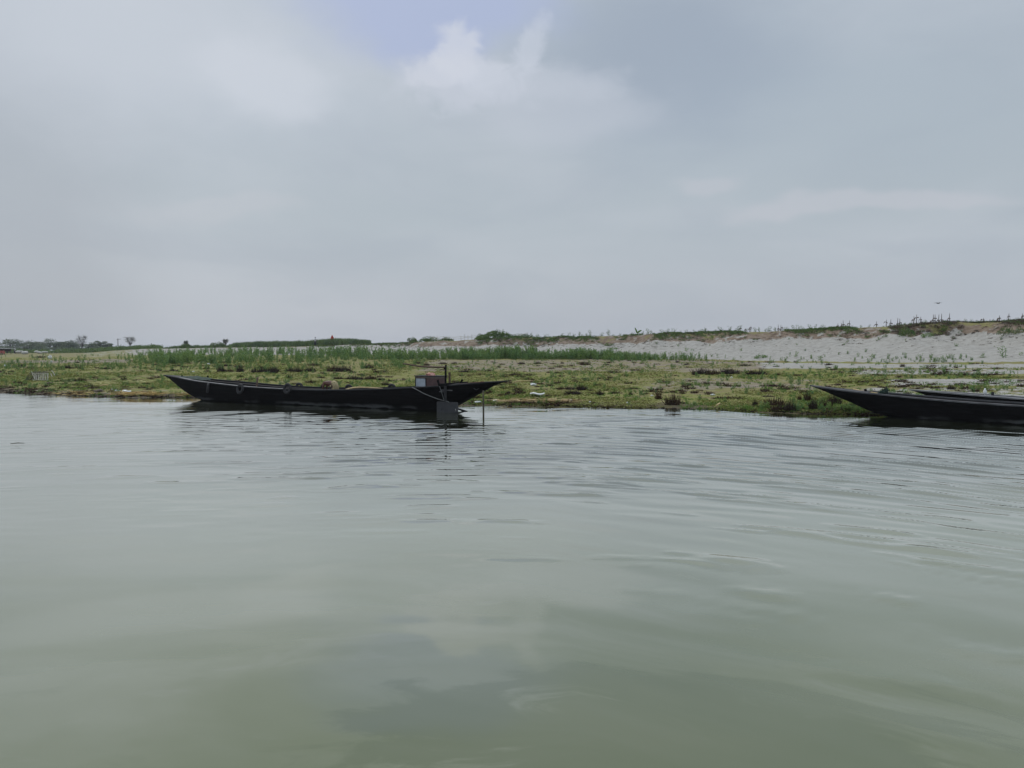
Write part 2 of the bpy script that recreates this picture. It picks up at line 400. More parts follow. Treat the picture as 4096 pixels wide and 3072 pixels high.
# region masks -------------------------------------------------
def box_(a, lo, hi, s): return np.clip((a-lo)/s, 0, 1)*np.clip((hi-a)/s, 0, 1)
veg = np.where(YY < gw, .78, 0.)
veg = veg*np.clip((gw+2-YY)/4, 0, 1)
bare = .55*box_(cg, -900, 560, 80)*box_(pyy, 1414, 1456, 5)
bare += .34*box_(cg, 1600, 3100, 120)*box_(pyy, 1436, 1492, 6)
bare += .30*box_(cg, 2500, 3350, 150)*box_(pyy, 1505, 1570, 14)
bare += .55*box_(cg, 2950, 6000, 150)*box_(pyy, 1425, 1478, 8)
bare += .42*box_(cg, 3350, 6000, 120)*box_(pyy, 1475, 1500, 5)
bare += .50*box_(cg, 3500, 6000, 120)*box_(pyy, 1513, 1545, 6)
bare += .30*box_(cg, 3350, 6000, 120)*box_(pyy, 1545, 1600, 8)
bare += .35*np.clip(1-(YY-g0)/5.5, 0, 1)*box_(cg, -900, 1000, 100)
bare += .18*np.clip(1-(YY-g0)/3.0, 0, 1)
veg = np.clip(veg-bare, .02, 1)
sand = np.clip((YY-gw+1)/4, 0, 1)
sand = np.maximum(sand, .36*box_(cg, 1600, 3100, 120)*box_(pyy, 1436, 1480, 6))
sand = np.maximum(sand, .8*box_(cg, 2950, 6000, 150)*box_(pyy, 1425, 1505, 6))
sand = np.maximum(sand, 1.0*box_(cg, 3350, 6000, 100)*box_(pyy, 1510, 1600, 6))
sand = np.maximum(sand, .35*box_(cg, -900, 560, 80)*box_(pyy, 1414, 1456, 5))
dirt = np.clip((YY-(gb-1.5))/2.5, 0, 1)*np.clip((cg-1250)/500, 0, 1)
dirt = np.where(YY > gt-1.0, 1.0, dirt)
topgreen = np.clip((YY-(gt-1.6))/1.0, 0, 1)
veg = np.maximum(veg, topgreen*.55)
veg = np.maximum(veg, .42*np.clip((YY-gb-.5)/2, 0, 1)*np.clip((cg-1900)/500, 0, 1))
veg = np.where(YY > 230, .8, veg)
veg = np.maximum(veg, .56*np.clip((YY-gw)/4, 0, 1)*np.clip((640-cg)/150, 0, 1))
sand = np.where(YY > gw, sand*(1-.62*np.clip((420-cg)/120, 0, 1)), sand)
fw = np.clip((YY-gw)/(gb-gw), 0, 1)
veg = np.maximum(veg, .80*(YY >= gw)*np.clip((.55-fw)*6, 0, 1)*np.clip((1750-cg)/200, 0, 1))
veg = np.maximum(veg, .78*(YY >= gw)*np.clip((.16-fw)*12, 0, 1))
veg = np.maximum(veg, .33*(YY > gw)*(YY < gt)*np.clip((1750-cg)/400, 0, 1))
mud = np.clip(1-(YY-g0-.3)/2.8, 0, 1)
mask = np.stack([veg, sand, dirt, mud], -1).reshape(-1, 4)
nr, nc = YY.shape
idx = np.arange(nr*nc).reshape(nr, nc)
quads = np.stack([idx[:-1, :-1], idx[:-1, 1:], idx[1:, 1:], idx[1:, :-1]], -1).reshape(-1, 4)
m, t, b = material('riverbank_ground')
pos = t.node('ShaderNodeTexCoord').outputs['Object']
att = t.node('ShaderNodeAttribute', attribute_name='mask'); a_r, a_g, a_b = t.sep(att.outputs['Color']); a_a = att.outputs['Alpha']
n1 = t.noise(pos, .45, 6, .62); n2 = t.noise(pos, 1.7, 5, .6); n3 = t.noise(pos, 6.0, 4, .6); n0 = t.noise(pos, .12, 4, .6)
soil = t.mix(t.ramp(n2, .35, .65), (.235, .200, .150), (.170, .140, .105))
soil = t.mix(t.ramp(n3, .55, .72), soil, (.33, .30, .25))
sandc = t.mix(t.ramp(n2, .40, .68), (.325, .312, .285), (.255, .242, .218))
sandc = t.mix(t.m('MULTIPLY', t.ramp(n3, .56, .72), .55), sandc, (.20, .19, .17))
sandc = t.mix(t.m('MULTIPLY', t.ramp(n0, .5, .68), .35), sandc, (.28, .265, .235))
sf = t.ramp(t.m('ADD', a_g, t.m('MULTIPLY', t.m('SUBTRACT', n1, .5), .9)), .42, .58)
cc_ = t.mix(sf, soil, sandc)
dirtc = t.mix(t.ramp(n2, .35, .62), (.145, .105, .075), (.21, .165, .125))
df = t.ramp(t.m('ADD', a_b, t.m('MULTIPLY', t.m('SUBTRACT', t.noise(pos, .9, 5, .65), .5), 2.6)), .72, .84)
cc_ = t.mix(df, cc_, dirtc)
green = t.mix(t.ramp(n1, .38, .62), (.165, .178, .046), (.20, .182, .074))
green = t.mix(t.ramp(n2, .52, .66), green, (.155, .122, .066))
green = t.mix(t.ramp(n3, .58, .7), green, (.10, .12, .03))
vf = t.ramp(t.m('ADD', a_r, t.m('MULTIPLY', t.m('SUBTRACT', t.m('ADD', t.m('MULTIPLY', n1, .55), t.m('MULTIPLY', n2, .45)), .5), 2.0)), .42, .56)
brk = t.ramp(t.noise(t.xyz(t.m('MULTIPLY', t.sep(pos)[0], .35), t.m('MULTIPLY', t.sep(pos)[1], .9)), 1.0, 5, .65), .52, .64)
green = t.mix(t.m('MULTIPLY', brk, .75), green, (.175, .135, .085))
cc_ = t.mix(vf, cc_, green)
mudc = t.mix(t.ramp(n3, .4, .6), (.085, .065, .04), (.045, .038, .028))
mf = t.ramp(t.m('ADD', a_a, t.m('MULTIPLY', t.m('SUBTRACT', n2, .5), 1.2)), .45, .7)
cc_ = t.mix(t.m('MULTIPLY', mf, .8), cc_, mudc)
t.put(b.inputs['Base Color'], cc_); b.inputs['Roughness'].default_value = .95; b.inputs['Specular IOR Level'].default_value = .1
bn = t.node('ShaderNodeBump'); bn.inputs['Distance'].default_value = .22
t.put(bn.inputs['Height'], t.m('ADD', t.m('MULTIPLY', n2, .6), t.m('MULTIPLY', n3, .35))); t.put(b.inputs['Normal'], bn.outputs[0])
M['ground'] = m
V = np.stack([XX, YY, Z], -1).reshape(-1, 3)
g_o = npmesh('ground', V, quads, m, smooth=True, attr=mask); tag(g_o, kind='structure')

# ------------------------------------------------------------------ water
m, t, b = material('river_water')
pos = t.node('ShaderNodeTexCoord').outputs['Object']; x, y, z = t.sep(pos)
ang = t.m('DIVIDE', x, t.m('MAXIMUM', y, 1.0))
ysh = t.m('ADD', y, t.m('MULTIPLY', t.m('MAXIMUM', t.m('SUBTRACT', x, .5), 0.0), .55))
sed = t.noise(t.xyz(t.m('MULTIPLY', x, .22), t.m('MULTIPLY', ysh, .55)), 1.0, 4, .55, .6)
far_dark = t.m('MULTIPLY', t.ramp(t.m('ADD', y, t.m('MULTIPLY', sed, 6.0)), 12.0, 23.0), t.ramp(ang, -.60, -.30, .25, 1.0))
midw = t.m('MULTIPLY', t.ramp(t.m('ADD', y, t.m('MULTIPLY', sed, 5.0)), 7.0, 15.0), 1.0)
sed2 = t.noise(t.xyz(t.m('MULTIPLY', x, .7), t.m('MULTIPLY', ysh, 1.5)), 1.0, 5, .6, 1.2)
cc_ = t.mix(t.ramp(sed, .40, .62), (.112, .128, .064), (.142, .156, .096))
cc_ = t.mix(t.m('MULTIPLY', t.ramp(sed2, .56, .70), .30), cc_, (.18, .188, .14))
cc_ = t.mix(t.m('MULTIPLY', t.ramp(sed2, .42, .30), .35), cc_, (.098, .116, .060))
gp_ = G(2650, 2960, 0)              # centre of a darker green patch in the near water colour
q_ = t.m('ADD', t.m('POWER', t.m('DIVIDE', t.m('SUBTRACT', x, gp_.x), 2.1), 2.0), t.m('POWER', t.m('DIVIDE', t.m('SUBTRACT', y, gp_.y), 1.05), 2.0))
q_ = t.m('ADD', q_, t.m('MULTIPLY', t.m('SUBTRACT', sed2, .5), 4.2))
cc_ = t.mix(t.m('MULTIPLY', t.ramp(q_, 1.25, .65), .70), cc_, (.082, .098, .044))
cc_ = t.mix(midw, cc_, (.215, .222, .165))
cc_ = t.mix(far_dark, cc_, (.022, .027, .013))  # far base colour darkened so hull and ripple reflections read darker
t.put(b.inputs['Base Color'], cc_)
b.inputs['Roughness'].default_value = 1.0; b.inputs['Specular IOR Level'].default_value = 0.0
fr = t.node('ShaderNodeFresnel'); fr.inputs[0].default_value = 1.33
gl = t.node('ShaderNodeBsdfGlossy'); gl.inputs['Roughness'].default_value = .045; gl.inputs['Color'].default_value = (.98, .985, .945, 1)
mx = t.node('ShaderNodeMixShader'); t.put(mx.inputs[0], t.m('SUBTRACT', 1.0, t.m('POWER', t.m('SUBTRACT', 1.0, fr.outputs[0]), 2.3)))
t.l.new(b.outputs[0], mx.inputs[1]); t.l.new(gl.outputs[0], mx.inputs[2]); t.l.new(mx.outputs[0], t.n['Material Output'].inputs[0])
M['water'] = m
rowsY = np.concatenate([[-200, -60, -20, -5, 0], np.arange(1.0, 9.0, .12), np.arange(9.0, 46.0, .055), [47, 50, 60, 90, 140]])
tanc = np.linspace(-1.15, 1.15, 640)
Yw = np.repeat(rowsY[:, None], len(tanc)+4, 1); wid = np.maximum(np.abs(rowsY), 6)
core = tanc[None, :]*wid[:, None]
Xw = np.concatenate([np.full((len(rowsY), 1), -700.), -np.maximum(wid, 30)[:, None]*1.15-60, core, np.maximum(wid, 30)[:, None]*1.15+60, np.full((len(rowsY), 1), 700.)], 1)
def crest(X):
    a = np.clip(X+1, 0, 10); b_ = np.clip(X-9, 0, 60)
    return .050*a*a+1.0*b_+.008*np.clip(-X, 0, 40)**2
def waves(X, Y):
    h = np.zeros_like(X); w0 = Y+crest(X)
    for i, (Lw_, dg, sl_, ex) in enumerate(((.31, 21, .028, .9), (.42, -13, .036, .9), (.60, -3, .085, .6), (.72, 7, .050, .7), (.95, -14, .020, .6), (1.7, 9, .006, .5))):
        d = math.radians(dg); ph = 6.0*fbm(X*.11+i*9, Y*.14, 2, 60+i); k_ = 2*math.pi/Lw_
        env = np.clip(fbm(X*.17+i*5, Y*.30, 3, 80+i)*2.4-.55, .08, 1.35)
        if i == 2: env = np.clip(.25+fbm(X*.10, Y*.22, 3, 81)*1.0, 0, 1.2)
        h += env*sl_/k_*np.sin(k_*(w0*math.cos(d)+X*math.sin(d))+ph)
    return h
an = Xw/np.maximum(Yw, 1)
sm = lambda v, a, b_: (lambda q: q*q*(3-2*q))(np.clip((v-a)/(b_-a), 0, 1))
start = 17.0-7.5*np.clip((an+.35)/.95, 0, 1)
amp = sm(Yw-start, -3.5, 6.0)*(.34+.66*sm(an, -.62, -.15))*(.7+.7*fbm(Xw*.08, Yw*.12, 2, 99))
def lee(xa, xb, ya, slp, dn_, dp_):
    d_ = Yw-(Xw*slp+ya); return sm(d_, -dn_, -dn_*.45)*(1-sm(d_, dp_*.5, dp_))*sm(Xw, xa-2, xa+1)*(1-sm(Xw, xb-1, xb+2))
calm = np.maximum(lee(-19, -.5, 30.84, -.51, 6.2, 3), lee(11, 40, 40.1, -.86, 4.6, 3))
amp = amp*(1-.72*calm)
front = lee(-19, 1.5, 30.84-.5, -.51, 13, 0.01)
amp = amp*(1-.28*front)
Zw = amp*waves(Xw, Yw)
dash = np.clip(fbm(Xw*.75, (Yw+crest(Xw))*3.0, 3, 140)-.60, 0, 1)*.13*sm(Yw-start, -7, -1)*(1-sm(Yw, 26, 32))*(1-calm)*(.4+.6*sm(an, -.6, 0))
swell = (1-.7*sm(Yw, 14, 24))*(fbm(Xw*.5, (Yw+.6*np.clip(Xw, 0, 30))*1.1, 3, 150)-.5)*.024+(fbm(Xw*.15, Yw*.33, 2, 155)-.5)*.06
edge = np.clip((46-Yw)/3, 0, 1)*np.clip((Yw-.5)/1.5, 0, 1); edge[:, :2] = 0; edge[:, -2:] = 0; edge[:, 2:12] *= np.linspace(0, 1, 10)[None, :]; edge[:, -12:-2] *= np.linspace(1, 0, 10)[None, :]
Zw = (Zw+dash+swell)*edge
iw = np.arange(Zw.size).reshape(Zw.shape); qw = np.stack([iw[:-1, :-1], iw[:-1, 1:], iw[1:, 1:], iw[1:, :-1]], -1).reshape(-1, 4)
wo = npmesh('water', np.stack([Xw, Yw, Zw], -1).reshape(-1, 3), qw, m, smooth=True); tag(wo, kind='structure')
# ------------------------------------------------------------------ boats
class BoatPlan:
    def __init__(s, bow, stern, beam, rim, keel, draft=.35, seen_to=None):
        s.bow = Vector(bow); s.stern = Vector(stern); s.L = (s.stern-s.bow).length; s.beam = beam
        s.u = (s.stern-s.bow).normalized(); s.n = Vector((-s.u.y, s.u.x))      # towards the camera side ?
        if s.n.y > 0: s.n = -s.n
        s.rim = np.array(rim, float); s.keel = keel; s.draft = draft
        s.N = 72; s.ss = np.linspace(0, 1, s.N+1)
        s.ss = .5-.5*np.cos(np.pi*(s.ss*.86+.07)); s.ss = (s.ss-s.ss[0])/(s.ss[-1]-s.ss[0])
        zr = []
        for q in s.ss:
            p = s.axis(q)+s.n*s.half(q); px = 2048+F*p.x/(p.y*ct)
            py = np.interp(px, s.rim[:, 0], s.rim[:, 1]) if seen_to is None or px < seen_to else None
            zr.append(float(zpy(py, p.y)) if py is not None else None)
        for i in range(len(zr)):
            if zr[i] is None: zr[i] = zr[i-1]+(.0015 if s.ss[i] < .7 else .030*(s.ss[i]-.7)*6)
        zr = np.array(zr); k = np.array([.25, .5, .25])
        for _ in range(6): zr[1:-1] = np.convolve(zr, k, 'valid')
        s.zr = zr
        s.zk = np.array([s.keelz(q, z) for q, z in zip(s.ss, zr)])
        for _ in range(2): s.zk[1:-1] = np.convolve(s.zk, k, 'valid')
        s.zk = np.minimum(s.zk, s.zr-.03)
    def axis(s, q): return s.bow+s.u*s.L*q
    def half(s, q):
        a = min(1, q/.34); b_ = min(1, (1-q)/.30)
        f = (1-(1-a)**2.1)*(1-(1-b_)**2.1)
        return .035+s.beam/2*f
    def keelz(s, q, zr):
        p = s.axis(q); px = 2048+F*p.x/(p.y*ct)
        z = -s.draft
        for arr in s.keel:
            arr = np.array(arr, float)
            if arr[0, 0]-.5 <= px <= arr[-1, 0]+.5 or (arr is not None and False):
                z = float(zpy(np.interp(px, arr[:, 0], arr[:, 1]), p.y)); break
        else:
            if s.keel[0][0][0] > px and q < .05: z = zr-.03
        return max(z, -s.draft)
    def zrim(s, q): return float(np.interp(q, s.ss, s.zr))
    def zkeel(s, q): return float(np.interp(q, s.ss, s.zk))
    def q_at(s, px, lat=0.0):
        qs = np.linspace(0, 1, 2001); best = None
        k = []
        for q in qs:
            p = s.axis(q)+s.n*(lat if lat != 'rim' else s.half(q)); k.append(abs(2048+F*p.x/(p.y*ct)-px))
        return float(qs[int(np.argmin(k))])
    def at(s, px, py, lat):
        """world point seen at the pixel in the vertical plane parallel to the keel, lat metres towards the camera"""
        q = s.q_at(px, lat); h = s.half(q) if lat == 'rim' else lat
        p = s.axis(q)+s.n*h; return Vector((p.x, p.y, float(zpy(py, p.y))))
    def pt(s, q, lat, z): p = s.axis(q)+s.n*lat; return Vector((p.x, p.y, z))

def section(bp, i, inset=0.0, top=None, m_=9):
    """points of one half section (rim -> keel) as (lat, z)"""
    q = bp.ss[i]; h = max(.012, bp.half(q)-inset); zr = bp.zr[i] if top is None else top; zk = bp.zk[i]+inset*.8
    zk = min(zk, zr-.012); pts = []
    for k in range(m_):
        t_ = k/(m_-1); a = t_*math.pi/2
        lat = h*max(0, math.cos(a))**.55; z_ = zr-(zr-zk)*math.sin(a)**1.25
        pts.append((lat, z_))
    return pts
def build_boat(name, bp, label, decks, gmat, gwid=.13):
    mid = bp.axis(.5); root = empty(name, (mid.x, mid.y, 0), math.atan2(bp.u.y, bp.u.x)); tag(root, label, 'boat')
    W2L = (Matrix.Translation(Vector((mid.x, mid.y, 0))) @ Matrix.Rotation(math.atan2(bp.u.y, bp.u.x), 4, 'Z')).inverted()
    bp.W2L = W2L; bp.root = root
    L = lambda v: W2L @ Vector(v)
    hb = MB(); rows_ = []
    for i in range(len(bp.ss)):
        sec = section(bp, i); q = bp.ss[i]
        ring = [L(bp.pt(q, a, z_)) for a, z_ in sec]+[L(bp.pt(q, -a, z_)) for a, z_ in sec[-2::-1]]
        rows_.append(ring)
    hb.grid(rows_)
    hb.add(rows_[0], [tuple(range(len(rows_[0])))]); hb.add(rows_[-1], [tuple(range(len(rows_[-1])))[::-1]])
    hb.build('hull', M['hull'], root, True)
    ib = MB(); rows_ = []
    for i in range(len(bp.ss)):
        sec = section(bp, i, .05); q = bp.ss[i]
        rows_.append([L(bp.pt(q, a, z_)) for a, z_ in sec]+[L(bp.pt(q, -a, z_)) for a, z_ in sec[-2::-1]])
    ib.grid(rows_); ib.build('inner_planking', M['hull_in'], root, True)
    # gunwale planks : one along each side
    for side in (1, -1):
        gb_ = MB(); rows_ = []
        for i in range(len(bp.ss)):
            q = bp.ss[i]; h = bp.half(q); z_ = bp.zr[i]; wdt = min(gwid, h*1.2)
            a, b_ = side*(h+.025), side*(h-wdt)
            rows_.append([L(bp.pt(q, a, z_-.035)), L(bp.pt(q, a, z_+.012)), L(bp.pt(q, b_, z_+.016)), L(bp.pt(q, b_, z_-.035))])
        gb_.grid(rows_, True); gb_.add(rows_[0], [(0, 1, 2, 3)]); gb_.add(rows_[-1], [(3, 2, 1, 0)])
        gb_.build('gunwale', gmat, root)
        # second plank just inside, lower
        rb = MB(); rows_ = []
        for i in range(len(bp.ss)):
            q = bp.ss[i]
            if q < .06 or q > .93: continue
            h = bp.half(q); z_ = bp.zr[i]-.07
            a, b_ = side*(h-.13), side*(h-.30)
            rows_.append([L(bp.pt(q, a, z_-.03)), L(bp.pt(q, a, z_+.0)), L(bp.pt(q, b_, z_+.0)), L(bp.pt(q, b_, z_-.03))])
        rb.grid(rows_, True); rb.add(rows_[0], [(0, 1, 2, 3)]); rb.add(rows_[-1], [(3, 2, 1, 0)])
        rb.build('side_bench', gmat if side == 1 else M['hull_in'], root)
    for (q0, q1) in decks:
        d_ = MB(); rows_ = []
        for i in range(len(bp.ss)):
            q = bp.ss[i]
            if q < q0 or q > q1: continue
            h = max(.008, bp.half(q)-.06); z_ = bp.zr[i]+.004
            rows_.append([L(bp.pt(q, a*h, z_+.03*(1-a*a)*min(1, h*2))) for a in (-1, -.5, 0, .5, 1)])
        d_.grid(rows_); d_.build('deck', M['deck'], root)
    for q in np.arange(.2, .9, .075):
        h = bp.half(q)-.05; z_ = bp.zrim(q)-.22
        MB().bar(L(bp.pt(q, h, z_)), L(bp.pt(q, -h, z_)), .10, .05).build('thwart', M['hull_in'], root)
    f_ = MB(); rows_ = []
    for i in range(len(bp.ss)):
        q = bp.ss[i]
        if .14 < q < .86:
            z_ = .12; h = (bp.half(q)-.08)*.78
            rows_.append([L(bp.pt(q, h, z_)), L(bp.pt(q, -h, z_))])
    f_.grid(rows_); f_.build('floor_boards', M['hull_in'], root)
    return root

# --- the long boat on the left
bow = G(655, 1500, 0); 
def line_pt(px, X0_, Y0_, s_):     # plan point where the view column px crosses the line through (X0,Y0) with slope s
    k = (px-2048)/F*ct; Y = (Y0_-s_*X0_)/(1-s_*k); return (k*Y, Y)
a1 = line_pt(655, -2.67, 32.2, -.51); b1 = line_pt(2034.5, -2.67, 32.2, -.51)
rim1 = [(600, 1495), (655, 1500), (735, 1515), (775.6, 1524), (870.5, 1535), (955, 1545), (1050, 1552), (1136, 1556.5), (1237, 1559.5), (1295, 1559.8), (1381, 1558.7), (1483, 1557), (1550, 1554), (1649, 1550), (1755, 1544), (1832.6, 1537), (1934, 1529), (2034, 1523), (2060, 1521)]
keel1 = [[(655, 1503), (675, 1510), (708, 1534), (735, 1555), (775.6, 1582), (813.6, 1598), (850, 1612), (875, 1622)], [(1770, 1655), (1796, 1640), (1830, 1621), (1878, 1594), (1934, 1565), (1977, 1539.5), (2034, 1525)]]
bp1 = BoatPlan(a1, b1, 2.1, rim1, keel1)
boat1 = build_boat('long_boat', bp1, 'long black wooden boat moored at left, with raised tiller and engine box', [(0, .13), (.86, 1)], M['gunwale_dark'])
L1 = lambda v: bp1.W2L @ Vector(v)
# pale worn strip on the near gunwale towards the bow
strip = MB(); rows_ = []
for i in range(len(bp1.ss)):
    q = bp1.ss[i]; 
    if .08 < q < .47:
        h = bp1.half(q); z_ = bp1.zr[i]+.020
        rows_.append([L1(bp1.pt(q, h+.028, z_-.006)), L1(bp1.pt(q, h-.125, z_)) ])
strip.grid(rows_); strip.build('worn_rail', M['gunwale_pale'], boat1)
for lx, ly0, ly1, lat, lean in ((729, 1519, 1501, .22, -.05), (828, 1524, 1502, -.45, .04), (1758, 1548, 1521, .45, -.10), (1838, 1537, 1518, .1, .14)):
    p = bp1.at(lx, ly0, lat); q_ = bp1.at(lx, ly1, lat)
    MB().bar(L1(p), L1(q_)+Vector((lean, 0, 0)), .07, .07).build('mooring_bitt', M['hull'], boat1, bevel=.008)
# small eye notch on the stern side
p = bp1.at(1905, 1556.5, 'rim'); eye = MB()
eye.tube([L1(bp1.at(1893, 1554, 'rim'))+Vector((0, -.0, 0)), L1(bp1.at(1904, 1559, 'rim')), L1(bp1.at(1916, 1554, 'rim'))], [.012, .03, .012], 6)
# it sits on the hull skin, so pull it in to the flare
ey = eye.build('hull_eye', M['gunwale_dark'], boat1)
# rudder assembly (a part of the boat)
lr = 1.20
bl = bp1.at(1746, 1606, lr); br = bp1.at(1830, 1606, lr); bb = bp1.at(1790, 1647, lr)
x0, x1 = L1(bl).x, L1(br).x; zt_ = bl.z; lat_y = L1(bl).y
rud = MB(); sgn = lat_y
# blade outline with two triangular holes, extruded
import bmesh
def plate(name, outer, holes, y, thick, mat, parent):
    bm = bmesh.new(); loops = []
    es = []
    for lp in [outer]+holes:
        vs = [bm.verts.new((a, 0, b_)) for a, b_ in lp]
        es += [bm.edges.new((vs[i], vs[(i+1) % len(vs)])) for i in range(len(vs))]
    r = bmesh.ops.triangle_fill(bm, use_beauty=True, edges=es)
    fs = [f for f in bm.faces]
    r = bmesh.ops.extrude_face_region(bm, geom=fs)
    bmesh.ops.translate(bm, verts=[v for v in r['geom'] if isinstance(v, bmesh.types.BMVert)], vec=(0, thick, 0))
    bmesh.ops.recalc_face_normals(bm, faces=bm.faces)
    me = bpy.data.meshes.new(name); bm.to_mesh(me); bm.free(); me.materials.append(mat)
    o = bpy.data.objects.new(name, me); C.objects.link(o); o.parent = parent; o.location = (0, y, 0); return o
c_ = .035; wb = x1-x0
outer = [(x0+c_, zt_), (x1-c_, zt_), (x1, zt_-c_), (x1, -.45), (x0, -.45), (x0, zt_-c_)]
def tri(fx, fz, s_): cx, cz = x0+wb*fx, zt_*fz; return [(cx-s_, cz), (cx+s_, cz+s_*1.1), (cx+s_, cz-s_*1.0)]
plate('rudder_blade', outer, [tri(.23, .30, .035), [(x0+wb*.86, zt_*.40), (x0+wb*.90, zt_*.36), (x0+wb*.93, zt_*.12), (x0+wb*.90, zt_*.18)]], lat_y, .03, M['plate'], boat1)
pts = lambda l, lat: [L1(bp1.at(a, b_, lat)) for a, b_ in l]
p = pts([(1781, 1608), (1780.5, 1535)], lr)
MB().bar(p[0], p[1], .075, .09).build('rudder_stock', M['gunwale_dark'], boat1, bevel=.008)
p = pts([(1781.5, 1540), (1783, 1459.5)], lr-.06)
MB().bar(p[0], p[1], .055, .06).build('rudder_post', M['hull'], boat1, bevel=.006)
arm = pts([(1784, 1468.5), (1750, 1469), (1710, 1467.5), (1680, 1465.5), (1650, 1461), (1628, 1456.5), (1611, 1454.5)], lr-.06)
tl = MB().tube(arm, [.030, .034, .036, .034, .032, .030, .024], 8).build('tiller', M['wood_brown'], boat1, True)
br_ = pts([(1772, 1470), (1783, 1482), (1783, 1470)], lr-.06)
bk = MB(); bk.add([v+Vector((0, -.012, 0)) for v in br_]+[v+Vector((0, .012, 0)) for v in br_], [(0, 1, 2), (5, 4, 3), (0, 3, 4, 1), (1, 4, 5, 2), (2, 5, 3, 0)])
bk.build('tiller_bracket', M['hull'], boat1)
a_, b_ = bp1.at(1756, 1541, lr), bp1.at(1792, 1539, lr)
MB().bar(L1(a_), L1(b_), .10, .08).build('rudder_beam', M['hull'], boat1, bevel=.01)
q = bp1.q_at(1780, 'rim')
MB().bar(L1(bp1.pt(q, 1.12, bp1.zrim(q)+.05)), L1(bp1.pt(q, -1.05, bp1.zrim(q)+.05)), .12, .08).build('cross_beam', M['hull'], boat1, bevel=.01)
for (ax, ay, bx, by, w_) in ((1763, 1560, 1808, 1562, .045), (1757, 1566.5, 1780, 1568, .045)):
    MB().bar(*pts([(ax, ay), (bx, by)], lr-.12), w_, .04).build('rudder_batten', M['gunwale'], boat1)
p = pts([(1798, 1536), (1797.5, 1489)], .35)
ps_ = MB().bar(p[0], p[1], .075, .07).build('stern_post', M['wood_brown'], boat1, bevel=.006); ps_['label'] = 'short reddish brown stern post'
# thin red-brown plank on the stern deck
p = pts([(1832, 1536.2), (1935, 1526.8)], .30)
MB().bar(p[0], p[1], .06, .03).build('deck_plank', simple('red_brown_plank', (.22, .09, .06), (.15, .06, .04), 5, .7), boat1)
# skeg / propeller strut sticking out of the water behind the rudder
MB().bar(L1(bp1.at(1815, 1630, .25)), L1(bp1.at(1871, 1648.5, .15)), .08, .07).build('propeller_strut', M['hull'], boat1, bevel=.008)
# steering ropes
def rope(name, ptsw, r, label, mat='rope', parent=None, sag=0):
    o = ptsw[0].copy(); root_l = [p_-o for p_ in ptsw]
    ob = MB().tube(root_l, r, 6).build(name, M[mat], parent, True, o)
    if label: tag(ob, label, 'rope')
    return ob
mid_ = [bp1.at(a, b_, lr+.02) for a, b_ in ((1648, 1549), (1665, 1558), (1690, 1572), (1720, 1585), (1750, 1596), (1780, 1604), (1792, 1606), (1797, 1613))]
mid_[0] = bp1.at(1646, 1549, 'rim')
rope('rope', mid_, .017, 'long grey rope sagging from the gunwale down to the rudder of the long left boat')
rope('rope', [bp1.at(a, b_, lr+.04) for a, b_ in ((1757, 1544), (1762, 1560), (1768, 1578), (1775, 1601))], .014, 'short grey lashing rope hanging steeply from the rudder beam to the blade')
# engine box
eb = [bp1.at(1662, 1546, .15), bp1.at(1758, 1543, .15)]
bx_c = (eb[0]+eb[1])/2; qz = bp1.zrim(bp1.q_at(1710, 'rim'))
zt2 = float(zpy(1503, bx_c.y)); base_z = qz-.05
wx = (eb[1]-eb[0]).length; hgt_ = zt2-base_z
ang_ = math.atan2(bp1.u.y, bp1.u.x)
ebr = empty('engine_box', (bx_c.x, bx_c.y, base_z), ang_); tag(ebr, 'two-tone engine box with flat brown lid on the long left boat stern', 'box')
hh = hgt_*.76
MB().box((0, .30, hh/2), (wx-.03, .58, hh)).build('body', M['rust'], ebr)
MB().box((-wx*.29, -.005, hh*.5), (wx*.41, .02, hh*.96)).build('grey_panel', M['silver'], ebr)
MB().box((wx*.22, -.006, hh*.5), (wx*.53, .02, hh*.96)).build('brown_panel', M['rust'], ebr)
MB().box((0, .29, hh+hgt_*.10), (wx, .66, hgt_*.20)).build('lid_rim', M['lid'], ebr)
MB().box((-.01, .29, hgt_-.012), (wx+.05, .72, .03)).build('lid', M['gunwale_dark'], ebr)
for xx in (-wx/2, -wx*.06):
    MB().box((xx+.01, -.02, hgt_*.5), (.03, .03, hgt_-.03)).build('frame_post', M['hull'], ebr)
# cloth heap on the lid
cl_c = bp1.at(1720, 1502, .0); cm = MB(); rows_ = []
for i in range(13):
    rr = []
    for k in range(20):
        a = 2*math.pi*k/20; r_ = math.sin(math.pi*(i+.5)/14)
        n_ = .6+.8*vnoise(np.array([a*1.7+i*.5]), np.array([i*.9]), 4)[0]
        rr.append((math.cos(a)*r_*.20*n_, math.sin(a)*r_*.13*n_, .02+.065*math.cos(math.pi*i/12)*n_))
    rows_.append(rr)
cm.grid(rows_, True)
ch = cm.build('cloth', M['cloth_red'], None, True, (cl_c.x, cl_c.y+.12, base_z+hgt_+.03)); tag(ch, 'crumpled pink and red cloth heaped on the lid of the engine box', 'cloth')

